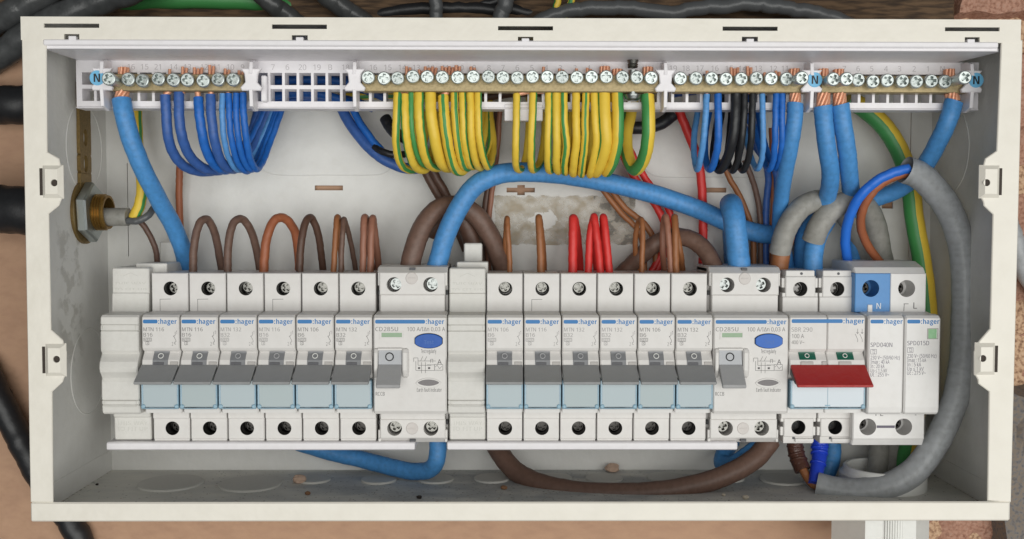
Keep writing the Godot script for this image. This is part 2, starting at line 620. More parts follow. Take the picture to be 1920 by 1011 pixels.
func breaker(x0: float, w: float, code: String, rating: String, label: String, group: String, shut: bool, worn: bool, pale: String, elbow: bool, turn: float) -> Node3D:
	var x1 := x0 + w
	var t := thing("circuit_breaker", label, "circuit breaker", V((x0 + x1) * 0.5, -82, BACK), group)
	var st := mb()
	var g := 0.25
	var hx := x0 + w * 0.5 + 0.35
	holed_box(st, x0 + g, x1 - g, -20.6, -2.3, BACK, 47.0, [[hx, -9.6, 3.3]], 8.0)
	holed_box(st, x0 + g, x1 - g, -81.2, -71.0, BACK, 47.0, [[hx, -76.0, 3.3]], 9.0)
	box(st, x0 + g, x1 - g, -71.3, -66.0, BACK, 47.7, 0.3)
	box(st, x0 + g + 0.2, x1 - g - 0.2, -82.2, -81.0, BACK, 46.6, 0.2)
	side(st, [-20.2, BACK, -20.2, 47.2, -20.9, 59.6, -22.0, 61.0, -36.0, 61.0, -37.0, 60.4, -38.2, 58.6, -39.6, 59.8, -41.5, 61.4, -44.0, 62.0, -47.0, 61.5, -50.0, 59.5, -51.0, 58.0, -66.6, 58.0, -67.0, 47.5, -67.0, BACK], x0 + g, x1 - g, 0.5)
	obj("housing", st, "module", t)
	for y in [-9.6, -76.0]:
		st = mb()
		lathe(st, V(hx, y, 46.7), V(0, 0, -1), [[3.26, 0], [3.1, 1.0], [3.0, 8.2], [0, 8.2]], 24)
		obj("terminal_well", st, "steel_black", t)
	# the rocker that carries the O mark, in the middle of the cheeks
	st = mb()
	var rx := x0 + w * 0.30
	side(st, [-37.5, 50, -37.5, 59.2, -38.6, 59.4, -39.6, 60.3, -41.5, 61.7, -43.4, 62.1, -45.0, 62.2, -46.0, 50], rx, rx + w * 0.40, 0.15)
	obj("rocker", st, "dark_grey", t)
	var c := mb()
	ring(c, V(rx + w * 0.2, -39.7, 60.75), V(0, 0.55, 1), 1.15, 0.2, 28)
	obj("off_mark", c, "mark_worn" if worn else "mark_white", t)
	st = mb()
	box(st, rx + 0.5, rx + w * 0.30, -43.8, -42.5, 60.5, 62.25, 0.1)
	obj("rocker_slot", st, "slot_dark", t)
	st = mb()
	box(st, x1 - w * 0.24, x1 - g - 0.4, -43.9, -42.3, 60.2, 62.12, 0.1)
	obj("notch", st, "notch_grey", t)
	# the lever, thrown down
	st = mb()
	side(st, [-43.7, 60.0, -43.7, 62.4, -50.0, 72.4, -51.0, 72.6, -51.3, 71.8, -46.5, 61.0, -46.5, 60.0], x0 + 0.2, x1 - 0.42, 0.35)
	obj("lever", st, "lever_grey", t)
	label_cover(t, x0 + 0.1, x1 - 0.1, pale)
	put_screw(screw_deep, t, V(hx + (turn - 0.5) * 0.8, -9.3 - (turn - 0.5) * 0.7, 40.4), turn * 3.0, "steel_dark")
	put_screw(screw_deep, t, V(hx + 0.3, -76.2, 38.6), turn * 5.0, "steel_black")
	logo(t, x0 + 0.9, x1 - 1.2, -24.0, 61.0, x0 + w * 0.43)
	var ink := "ink_faint" if worn else "ink"
	words(t, code, x0 + 1.0, -27.5, 61.0, 1.75, ink, 9.4)
	words(t, rating, x0 + 1.0, -30.0, 61.0, 1.75, ink, 4.1 if rating.length() > 2 else 2.9)
	words(t, "6000", x0 + 1.4, -32.2, 61.0, 1.1, ink, 3.0)
	words(t, "3", x0 + 2.4, -33.9, 61.0, 1.1, ink, 0.8)
	st = mb()
	strokes(st, frame_lines(x0 + 1.1, x0 + 4.7, -32.95, -31.45) + frame_lines(x0 + 2.1, x0 + 3.5, -34.6, -33.2), 61.04, 0.16)
	var sx := x1 - 2.3
	strokes(st, [[sx + 0.3, -28.6, sx + 0.3, -30.2], [sx + 0.3, -30.2, sx - 0.6, -30.8], [sx - 0.5, -30.4, sx + 0.6, -32.6], [sx + 0.6, -32.6, sx + 0.6, -33.3], [sx + 0.6, -33.3, sx, -33.3], [sx, -33.3, sx, -34.3], [sx, -34.3, sx + 0.6, -34.3]], 61.04, 0.2)
	obj("circuit_symbol", st, ink, t)
	words(t, "2", sx - 1.3, -34.2, 61.0, 1.0, ink, 0.6)
	words(t, "1", sx + 0.8, -28.9, 61.0, 1.0, ink, 0.4)
	if elbow:
		st = mb()
		strokes(st, [[hx - 5.0, -20.2, hx - 5.0, -14.7], [hx - 5.1, -14.7, hx, -14.6]], 47.03, 0.22)
		obj("wiring_line", st, "ink", t)
	return t


func frame_lines(x0: float, x1: float, y0: float, y1: float) -> Array:
	return [[x0, y0, x1, y0], [x1, y0, x1, y1], [x1, y1, x0, y1], [x0, y1, x0, y0]]


func blank(x0: float, w: float, label: String) -> void:
	var x1 := x0 + w
	var t := thing("blank_module", label, "blanking module", V((x0 + x1) * 0.5, -82, BACK), "blank filler modules on the rail")
	var st := mb()
	side(st, [0.2, BACK, 0.2, 45.2, -0.4, 46.0, -11.6, 46.2, -12.0, 46.8, -20.5, 47.4, -21.0, 59.6, -22.0, 60.8, -25.2, 61.0, -25.4, 60.6, -25.6, 61.0, -28.0, 61.2, -28.2, 60.7, -28.4, 61.2, -37.2, 61.4, -38.8, 60.2, -40.2, 61.2, -42.2, 62.8, -44.5, 63.4, -47.0, 62.9, -49.0, 61.2, -50.2, 60.4, -51.8, 60.9, -60.0, 60.9, -60.2, 60.3, -60.4, 60.8, -62.2, 60.8, -62.4, 60.2, -62.6, 60.7, -66.0, 60.3, -66.8, 59.4, -67.2, 47.6, -70.4, 47.2, -71.0, 46.4, -81.3, 46.0, -82.0, 45.0, -82.0, BACK], x0 + 0.25, x1 - 0.25, 0.5)
	obj("shell", st, "filler", t)
	st = mb()
	strokes(st, frame_lines(x0 + 1.4, x1 - 1.4, -28.0, -25.4) + frame_lines(x0 + 1.6, x1 - 1.6, -63.2, -60.6), 61.32, 0.14)
	obj("moulded_panel", st, "emboss", t)
	st = mb()
	var cx := (x0 + x1) * 0.5
	strokes(st, [[cx - 3.6, -3.9, cx, -2.3], [cx, -2.3, cx + 3.6, -3.9]], 46.12, 0.22)
	obj("arrow_mark", st, "emboss", t)
	words(t, "THIS WAY", x0 + 1.6, -7.6, 46.1, 2.0, "emboss", w - 3.4, "embossed_lettering")
	words(t, "TO FIT UP", x0 + 1.2, -10.4, 46.15, 1.9, "emboss", w - 2.6, "embossed_lettering")
	words(t, "THIS WAY", x0 + 1.6, -73.6, 46.3, 2.0, "emboss", w - 3.4, "embossed_lettering")
	words(t, "TO FIT UP", x0 + 1.6, -76.4, 46.2, 1.9, "emboss", w - 3.4, "embossed_lettering")


func residual(x0: float, w: float, label: String, button: String, shift: float) -> void:
	var x1 := x0 + w
	var t := thing("residual_current_device", label, "residual current device", V((x0 + x1) * 0.5, -82, BACK), "residual current devices")
	var cx := (x0 + x1) * 0.5
	var a := x0 + 1.5
	var b := x1 - 1.5
	var st := mb()
	# upper terminal block with a sloping top, lower block with a sloping bottom
	holed_box(st, a, b, -12.4, -1.8, BACK, 48.5, [[cx - 8.6, -7.6, 3.5], [cx + 8.6, -7.6, 3.5]], 9.0)
	side(st, [-1.9, 48.2, 0.6, 44.5, 1.2, 40.0, 1.2, BACK, -1.9, BACK], x0 + 0.4, x1 - 0.4, 0.4)
	box(st, a + 0.2, b - 0.2, -21.0, -12.3, BACK, 48.1, 0.4)
	holed_box(st, a, b, -80.6, -71.4, BACK, 48.5, [[cx - 8.6, -75.8, 3.5], [cx + 8.6, -75.8, 3.5]], 9.0)
	side(st, [-80.5, 48.2, -82.9, 45.5, -83.2, BACK, -80.5, BACK], x0 + 0.4, x1 - 0.6, 0.4)
	box(st, a + 0.2, b - 0.2, -71.6, -66.5, BACK, 48.2, 0.3)
	box(st, x0 + 0.4, a + 0.3, -82, 0.2, BACK, 42.0, 0.3)
	box(st, b - 0.3, x1 - 0.4, -82, 0.2, BACK, 42.0, 0.3)
	box(st, x0 + 0.6, a + 0.4, -8.2, -1.4, 41, 47.2, 0.3)
	box(st, b - 0.4, x1 - 0.6, -8.2, -1.4, 41, 47.2, 0.3)
	box(st, x0 + 0.5, a + 0.4, -82.6, -76.6, 41, 47.6, 0.3)
	box(st, b - 0.4, x1 - 0.6, -82.6, -76.6, 41, 47.6, 0.3)
	side(st, [-20.2, BACK, -20.2, 47.5, -20.9, 59.4, -22.2, 61.0, -65.2, 61.0, -66.6, 60.2, -67.2, 48.0, -67.2, BACK], x0 + 0.12, x1 - 0.12, 0.6)
	obj("housing", st, "module", t)
	for s in [[cx - 8.4 + shift, -7.4], [cx + 8.8 + shift, -7.4]]:
		put_screw(screw_rccb, t, V(s[0], s[1], 44.6), s[0] * 0.6, "steel")
	for s in [[cx - 8.7 + shift * 0.5, -75.4], [cx + 8.5 + shift * 0.5, -75.4]]:
		put_screw(screw_rccb, t, V(s[0], s[1], 43.2), s[0] * 0.9, "steel_dark")
	for s in [[-4.6, 1.0], [-75.8, 0.7]]:
		st = mb()
		lathe(st, V(cx - 0.3, s[0], 48.4), V(0, 0, 1), [[2.9, -0.2], [2.9, 0.1], [2.6, 0.35], [0, 0.35]], 28)
		box(st, cx - 2.0, cx + 1.4, s[0] - 0.25, s[0] + 0.25, 48.6, 48.95, 0.1)
		obj("plastic_plug", st, "plug", t)
	for y in [[-0.7, 0.5, 46.2], [-81.8, -80.7, 48.2]]:
		st = mb()
		box(st, cx - 1.5, cx + 1.3, y[0] - 0.3, y[1] - 0.2, 44.0, y[2] + 0.6, 0.1)
		obj("latch_slot", st, "slot_dark", t)
	for x in [a - 0.7, b + 0.6]:
		for y in [-11.6, -73.6]:
			st = mb()
			box(st, x - 0.5, x + 0.5, y - 1.0, y + 1.0, 42.0, 45.0, 0.1)
			obj("side_latch", st, "black_plastic", t)
	logo(t, x0 + 1.0, x1 - 1.2, -24.0, 61.0, x0 + w * 0.705)
	words(t, "CD285U", x0 + 1.1, -27.3, 61.0, 1.9, "ink", 10.4)
	words(t, "100 A/I\u0394n 0,03 A", x0 + 15.6, -27.3, 61.0, 1.9, "ink", 17.4)
	words(t, "Test regularly", x0 + 22.0, -37.5, 61.0, 1.2, "ink_dark", 7.0)
	words(t, "Earth fault indicator", x0 + 20.0, -55.4, 61.0, 1.35, "ink_dark", 11.4)
	words(t, "RCCB", x0 + 1.1, -57.2, 61.0, 1.2, "ink_dark", 4.1)
	words(t, "A", x0 + 29.5, -42.4, 61.0, 2.3, "ink_dark", 2.0)
	# window
	st = mb()
	pierced(st, x0 + 3.0, x0 + 14.0, -32.0, -28.6, 60.9, 61.25, [[x0 + 3.9, x0 + 13.3, -31.0, -29.0]])
	var wn := obj("status_window", st, "module", t)
	st = mb()
	box(st, x0 + 3.6, x0 + 13.6, -31.2, -28.9, 60.7, 61.06, 0.05)
	obj("green_flag", st, "window_green", wn)
	# test button, a pointed oval
	st = mb()
	var lens := []
	for k in 25:
		var u := -1.0 + k / 12.0
		lens.append(x0 + 25.5 + 6.2 * u); lens.append(-32.7 + 3.3 * (sqrt(1.0 - u * u * 0.88)))
	for k in 25:
		var u := 1.0 - k / 12.0
		lens.append(x0 + 25.5 + 6.2 * u); lens.append(-32.7 - 3.3 * (sqrt(1.0 - u * u * 0.88)))
	var rim := []
	for k in range(0, lens.size(), 2):
		rim.append(x0 + 25.5 + (lens[k] - x0 - 25.5) * 1.05); rim.append(-32.7 + (lens[k + 1] + 32.7) * 1.08)
	var gap := mb()
	flat(gap, rim, 60.8, 61.05, 0.0)
	var btn := obj("test_button", gap, "black_plastic", t)
	flat(st, lens, 60.9, 62.0, 0.2)
	obj("button_cap", st, button, btn)
	words(t, "Test", x0 + 23.4, -33.2, 61.98, 1.8, "button_ink", 4.4)
	# earth fault indicator
	st = mb()
	var eye := []
	var eye2 := []
	for k in 32:
		var an := TAU * k / 32
		eye.append(x0 + 25.4 + 4.9 * cos(an)); eye.append(-52.0 + 1.35 * sin(an) * sqrt(absf(sin(an)) + 0.2))
		eye2.append(x0 + 25.4 + 5.9 * cos(an)); eye2.append(-52.2 + 2.2 * sin(an) * sqrt(absf(sin(an)) + 0.2))
	var e2 := mb()
	flat(e2, eye2, 60.9, 61.35, 0.3)
	var fi := obj("fault_indicator", e2, "module", t)
	flat(st, eye, 61.0, 61.42, 0.05)
	obj("indicator_window", st, "indicator_dark", fi)
	# wiring diagram
	st = mb()
	var dx := x0 + 18.6
	strokes(st, [[dx, -40.6, dx + 2, -40.6], [dx + 2, -40.6, dx + 2, -44], [dx + 2, -44, dx + 8, -44], [dx + 1, -42, dx + 1, -46.4], [dx + 1, -46.4, dx + 9.6, -46.4], [dx + 9.6, -46.4, dx + 9.6, -43.8], [dx + 9.6, -43.8, dx + 6.2, -43.8], [dx + 3.6, -42.6, dx + 3.6, -47.6], [dx + 5.4, -42.6, dx + 5.4, -47.6], [dx + 3.2, -42, dx + 4.2, -39.9], [dx + 5.0, -42, dx + 6.0, -39.9], [dx + 2, -42, dx + 10.2, -42], [dx + 7.8, -41.2, dx + 7.8, -42.8], [dx + 8.8, -41.2, dx + 8.8, -42.8], [dx + 7.8, -41.2, dx + 8.8, -41.2], [dx, -40.6, dx, -42.4]], 61.04, 0.17)
	strokes(st, frame_lines(x0 + 28.2, x0 + 32.0, -46.3, -43.6), 61.04, 0.16)
	strokes(st, [[x0 + 28.5, -44.8, x0 + 29.4, -44.0], [x0 + 29.4, -44.0, x0 + 30.5, -45.6], [x0 + 30.5, -45.6, x0 + 31.6, -44.4]], 61.04, 0.16)
	strokes(st, [[dx + 2.0, -45.3, dx + 3.0, -45.3], [dx + 6.6, -45.3, dx + 7.6, -45.3]], 61.05, 0.9)
	obj("wiring_diagram", st, "ink_dark", t)
	# toggle: a shallow well with cheeks, the mark plate and the lever, thrown down
	st = mb()
	side(st, [-36.0, 60.5, -36.4, 62.4, -38.0, 63.2, -46.0, 63.2, -49.0, 62.2, -50.2, 60.5], x0 + 0.5, x0 + 2.3, 0.4)
	side(st, [-36.0, 60.5, -36.4, 62.4, -38.0, 63.2, -46.0, 63.2, -49.0, 62.2, -50.2, 60.5], x0 + 13.4, x0 + 16.2, 0.6)
	box(st, x0 + 2.2, x0 + 13.5, -37.0, -36.0, 60.8, 62.2, 0.2)
	obj("toggle_cheek", st, "module", t)
	st = mb()
	side(st, [-37.0, 60.6, -37.0, 61.2, -44.0, 62.2, -46, 60.6], x0 + 2.5, x0 + 13.2, 0.15)
	obj("mark_plate", st, "rccb_grey", t)
	st = mb()
	ring(st, V(x0 + 7.6, -40.0, 61.7), V(0, 0.1, 1), 1.75, 0.26, 32)
	obj("off_mark", st, "black_plastic", t)
	st = mb()
	side(st, [-43.4, 60.6, -43.6, 62.6, -51.6, 70.6, -52.8, 70.9, -53.2, 70.0, -46.0, 61.2, -46.0, 60.6], x0 + 2.4, x0 + 13.2, 0.3)
	obj("lever", st, "rccb_lever", t)


func main_switch(x0: float, w: float) -> void:
	var x1 := x0 + w
	var m := (x0 + x1) * 0.5
	var t := thing("main_switch", "two pole main switch with a wide red lever and green off marks", "main switch", V(m, -82, BACK))
	var st := mb()
	for k in 2:
		var a := x0 + 0.4 + k * w * 0.5
		var b := a + w * 0.5 - 0.7
		var hx := (a + b) * 0.5
		holed_box(st, a + 1.4, b - 1.2, -13.4, -3.6, BACK, 47.2, [[hx, -9.6, 3.4]], 8.0)
		box(st, a + 1.6, b - 1.6, -3.7, -0.8, BACK, 46.8, 0.3)
		box(st, a, a + 1.5, -13.4, -11.4, BACK, 46.8, 0.2); box(st, a, a + 1.5, -9.0, -4.4, BACK, 45.8, 0.2)
		box(st, b - 1.3, b, -13.4, -11.4, BACK, 46.8, 0.2); box(st, b - 1.3, b, -9.0, -4.4, BACK, 46.6, 0.2)
		box(st, a, b, -20.6, -13.3, BACK, 47.4, 0.3)
		box(st, a, b, -71.3, -66.0, BACK, 47.6, 0.3)
		holed_box(st, a + 1.4, b - 1.2, -80.2, -71.2, BACK, 47.2, [[hx, -75.6, 3.4]], 9.0)
		box(st, a, a + 1.5, -73.0, -71.2, BACK, 46.8, 0.2); box(st, a, a + 1.5, -79.6, -75.4, BACK, 46.4, 0.2)
		box(st, b - 1.3, b, -73.0, -71.2, BACK, 46.8, 0.2); box(st, b - 1.3, b, -79.6, -75.4, BACK, 46.4, 0.2)
		box(st, a + 1.4, b - 1.2, -83.4, -80.1, BACK, 46.4, 0.2)
		box(st, hx - 1.5, b - 1.2, -82.6, -80.9, 46, 47.6, 0.2)
		var g0 := x0 + 0.12 + k * w * 0.5
		side(st, [-20.2, BACK, -20.2, 47.2, -20.9, 59.6, -22.0, 61.0, -36.4, 61.0, -37.4, 60.2, -38.4, 58.8, -39.6, 59.8, -41.5, 61.4, -44.0, 62.0, -47.0, 61.5, -50.0, 59.5, -51.0, 58.0, -66.6, 58.0, -67.0, 47.5, -67.0, BACK], g0, g0 + w * 0.5 - 0.24, 0.4)
	obj("housing", st, "module", t)
	for k in 2:
		var hx := x0 + w * (0.25 + 0.5 * k)
		for y in [-9.6, -75.6]:
			st = mb()
			lathe(st, V(hx - 0.15, y, 46.9), V(0, 0, -1), [[3.36, 0], [3.2, 1.0], [3.1, 7.9], [0, 7.9]], 24)
			obj("terminal_well", st, "black_plastic", t)
		put_screw(screw_deep, t, V(hx, -9.7, 38.4), 0.7 + k, "steel_black")
		put_screw(screw_deep, t, V(hx, -75.8, 38.0), 0.2 + k, "steel_black")
		st = mb()
		lathe(st, V(hx + 0.6, -2.3, 46.6), V(0, 0, 1), [[0.65, 0], [0.65, 0.35], [0, 0.35]], 14)
		obj("pip", st, "slot_dark", t)
		st = mb()
		box(st, hx - 2.6, hx - 1.4, -81.4, -80.3, 45, 46.6, 0.1)
		obj("pip", st, "slot_dark", t)
		var rx := x0 + 4.8 + k * w * 0.5
		st = mb()
		side(st, [-37.6, 55, -37.6, 59.3, -38.6, 59.4, -39.6, 60.4, -41.3, 61.65, -41.3, 55], rx, rx + 7.6, 0.1)
		obj("off_plate", st, "plate_green", t)
		st = mb()
		ring(st, V(rx + 3.6, -39.5, 60.7), V(0, 0.6, 1), 0.95, 0.18, 26)
		obj("off_mark", st, "mark_white", t)
		st = mb()
		box(st, rx + 0.4, rx + 6.2, -43.7, -42.2, 60.8, 62.3, 0.1)
		obj("rocker_slot", st, "notch_grey", t)
	st = mb()
	box(st, m - 2.6, m - 0.4, -43.8, -42.1, 60.4, 62.2, 0.1)
	obj("notch", st, "notch_grey", t)
	st = mb()
	side(st, [-43.6, 60.0, -43.6, 62.4, -51.2, 73.4, -52.0, 73.6, -52.4, 72.6, -46.5, 61.0, -46.5, 60.0], x0 + 0.5, x1 - 0.2, 0.35)
	var lev := obj("lever", st, "lever_red", t)
	st = mb()
	prism(st, 0, P2([-45.2, 62.6, -50.4, 70.6, -51.2, 70.6, -48.0, 62.4]), x0 + 0.2, x0 + 0.55, 0.0)
	obj("lever_slot", st, "slot_dark", lev)
	label_cover(t, x0 + 0.1, x1 - 0.1, "label_white")
	st = mb()
	box(st, m - 0.12, m + 0.12, -63.5, -50.8, 62.7, 62.98, 0.05)
	box(st, m - 1.2, m + 1.2, -62.6, -62.0, 62.7, 63.0, 0.05)
	box(st, m - 1.2, m + 0.2, -64.0, -63.3, 62.5, 63.0, 0.05)
	obj("cover_hinge", st, "blue_peg", t)
	logo(t, x0 + 1.0, x1 - 0.6, -23.6, 61.0, x0 + w * 0.70)
	words(t, "SBR 290", x0 + 1.0, -27.4, 61.0, 2.0, "ink_faint", 9.6)
	words(t, "100 A", x0 + 1.1, -30.4, 61.0, 1.9, "ink", 5.6)
	words(t, "400 V~", x0 + 1.1, -33.3, 61.0, 1.6, "ink", 5.8)
	st = mb()
	for k in 2:
		var sx := x1 - 3.6 + k * 2.1
		strokes(st, [[sx, -27.0, sx, -29.2], [sx - 0.5, -28.6, sx, -29.3], [sx + 0.5, -28.6, sx, -29.3], [sx - 1.1, -29.4, sx + 0.1, -32.0], [sx + 0.1, -32.0, sx + 0.1, -33.2]], 61.04, 0.2)
	obj("circuit_symbol", st, "ink", t)


func surge_device(x0: float, w: float) -> void:
	var x1 := x0 + w
	var m := (x0 + x1) * 0.5
	var t := thing("surge_protector", "surge protection device with two plug-in cartridges and a blue terminal block", "surge protector", V(m, -82, BACK))
	var st := mb()
	var a := x0 - 2.3
	var b := x1 - 2.1
	side(st, [-1.9, 51.5, 0.8, 49.0, 3.4, 40, 3.4, BACK, -1.9, BACK], a, b, 0.5)
	box(st, a + 0.2, b - 0.2, -20.6, -2.0, BACK, 40.0, 0.3)
	holed_box(st, a, b + 0.6, -80.4, -66.2, BACK, 52.0, [[x0 + 4.8, -74.4, 4.0], [x0 + 21.8, -74.4, 4.0]], 11.0, 0.5)
	side(st, [-80.3, 51.8, -83.4, 50.0, -84.0, 47.0, -84.0, BACK, -80.3, BACK], a, b + 0.6, 0.5)
	side(st, [-19.8, BACK, -19.8, 51.6, -20.4, 58.0, -21.4, 59.0, -66.6, 59.0, -66.8, BACK], x0 + 0.2, x1 - 1.2, 0.5)
	box(st, x0 + 3.7, x0 + 5.9, -20.5, -16.6, 50, 52.5, 0.2)
	obj("base", st, "module_white", t)
	var bl := mb()
	holed_box(bl, a, a + 16.6, -20.2, -1.9, 39.0, 52.0, [[x0 + 5.1, -9.0, 4.0]], 11.0, 0.3)
	obj("terminal_block", bl, "block_blue", t).set_meta("label", "blue terminal block marked N")
	bl = mb()
	holed_box(bl, a + 16.7, b, -20.2, -1.9, 39.0, 52.0, [[x0 + 22.0, -9.0, 4.0]], 11.0, 0.3)
	obj("terminal_block", bl, "module_white", t).set_meta("label", "white terminal block marked L")
	for s in [[x0 + 4.4, -9.2], [x0 + 21.0, -9.2], [x0 + 4.2, -74.2], [x0 + 21.1, -74.2]]:
		put_screw(screw_deep, t, V(s[0], s[1], 42.5), s[0], "steel_black")
	words(t, "N", x0 + 8.0, -17.2, 52.0, 2.7, "mark_white", 2.1)
	words(t, "L", x0 + 25.2, -17.0, 52.0, 2.9, "ink_dark", 1.7)
	words(t, "PE", x0 + 8.4, -68.0, 52.0, 2.3, "ink_dark", 3.6)
	for q in [[[x0 + 5.6, -67.6, x0 + 7.6, -67.6], [x0 + 5.8, -67.0, x0 + 5.8, -67.7]], [[x0 + 22.0, -67.6, x0 + 23.8, -67.6], [x0 + 22.1, -67.0, x0 + 22.1, -67.7]], [[x0 + 25.7, -67.2, x0 + 28.9, -67.2], [x0 + 26.4, -68.0, x0 + 28.2, -68.0], [x0 + 26.9, -68.7, x0 + 27.7, -68.7], [x0 + 27.3, -66.7, x0 + 27.3, -67.2]], [[x0 + 20.7, -16.2, x0 + 23.0, -16.2], [x0 + 21.0, -16.2, x0 + 20.8, -19.6]]]:
		st = mb()
		strokes(st, q, 52.06, 0.26)
		obj("terminal_mark", st, "ink_dark", t)
	st = mb()
	strokes(st, [[x0 + 9.0, -74.3, x0 + 17.6, -74.3]], 52.05, 1.2)
	obj("link_line", st, "ink_violet", t)
	var texts := [["SPD040N", "40 kA", "20 kA", "1,5 kV", "255 V~"], ["SPD015D", "15 kA", "5 kA", "1 kV", "275 V~"]]
	for k in 2:
		var c0 := x0 + 0.4 + k * 16.9
		var c1 := c0 + 16.4
		st = mb()
		side(st, [-20.4, 58, -20.8, 61.6, -22.0, 63.0, -63.0, 63.0, -65.6, 62.6, -66.6, 61.4, -66.7, 58], c0, c1, 0.7)
		var cart := obj("plug_in_cartridge", st, "module_white", t)
		logo(t, c0 + 0.9, c1 - 0.7, -23.6, 63.0, c0 + 6.9)
		var y := -34.2 if k == 0 else -33.4
		words(t, texts[k][0], c0 + 1.2, y, 63.0, 2.0, "ink_violet", 10.0)
		words(t, "T2", c0 + 1.9, y - 3.2, 63.0, 1.2, "ink_violet", 1.4)
		words(t, "230 V~ (50/60 Hz)", c0 + 1.2, y - 5.9, 63.0, 1.25, "ink_violet", 13.4)
		words(t, "Imax : " + texts[k][1], c0 + 1.2, y - 7.9, 63.0, 1.25, "ink_violet", 8.7)
		words(t, "In : " + texts[k][2], c0 + 1.2, y - 9.9, 63.0, 1.25, "ink_violet", 6.4)
		words(t, "Up \u2264 " + texts[k][3], c0 + 1.2, y - 11.9, 63.0, 1.25, "ink_violet", 7.6)
		words(t, "Uc : " + texts[k][4], c0 + 1.2, y - 13.8, 63.0, 1.25, "ink_violet", 8.6)
		st = mb()
		strokes(st, frame_lines(c0 + 1.2, c0 + 3.8, y - 4.3, y - 2.1), 63.05, 0.16)
		obj("type_box", st, "ink_violet", cart)
		if k == 1:
			st = mb()
			pierced(st, c1 - 6.2, c1 - 1.2, -31.6, -26.6, 62.9, 63.25, [[c1 - 5.8, c1 - 1.5, -31.3, -26.9]])
			obj("window_frame", st, "notch_grey", cart)
			st = mb()
			box(st, c1 - 5.9, c1 - 1.9, -31.4, -26.8, 62.5, 63.1, 0.05)
			obj("status_window", st, "window_mint", cart)


# ---------- the scene ----------
func _ready() -> void:
	rng.seed = 7
	var cam := Camera3D.new()
	cam.name = "camera"
	add_child(cam)
	cam.position = Vector3(-0.00852, 0.02067, 0.52740)
	cam.rotation = Vector3(-0.04403, -0.00827, 0.00146)
	cam.fov = 29.63
	cam.near = 0.01
	cam.far = 20.0
	cam.current = true
	var env := Environment.new()
	env.background_mode = Environment.BG_COLOR
	env.background_color = Color(0.30, 0.302, 0.30)
	env.background_energy_multiplier = 1.0
	env.tonemap_mode = Environment.TONE_MAPPER_LINEAR
	env.tonemap_exposure = 0.94
	env.sdfgi_enabled = true
	env.ssao_enabled = true
	env.ssil_enabled = true
	var we := WorldEnvironment.new()
	we.name = "world_environment"
	we.environment = env
	add_child(we)
	# the window behind the photographer
	var win := AreaLight3D.new()
	win.name = "window_daylight"
	win.area_size = Vector2(2.4, 1.3)
	win.light_color = Color(1.0, 1.0, 0.985)
	win.light_energy = 3.3
	win.area_range = 8.0
	win.shadow_enabled = true
	add_child(win)
	win.look_at_from_position(Vector3(0.3, -0.16, 1.55), Vector3(0, 0, 0))

	materials()
	setting()
	enclosure()
	carrier()
	bars()
	rails()
	screw_deep = screw_mesh(2.9, 1.2, 2.4, 2.0)
	screw_rccb = screw_mesh(3.15, 1.4, 2.4, 2.0)
	blank(-193.4, 17.9, "blank filler module at the end of the rail beside the brass gland")
	blank(-34.4, 17.6, "blank filler module between the two rows of breakers under a raised tab")
	devices()
	wires()
	oddments()


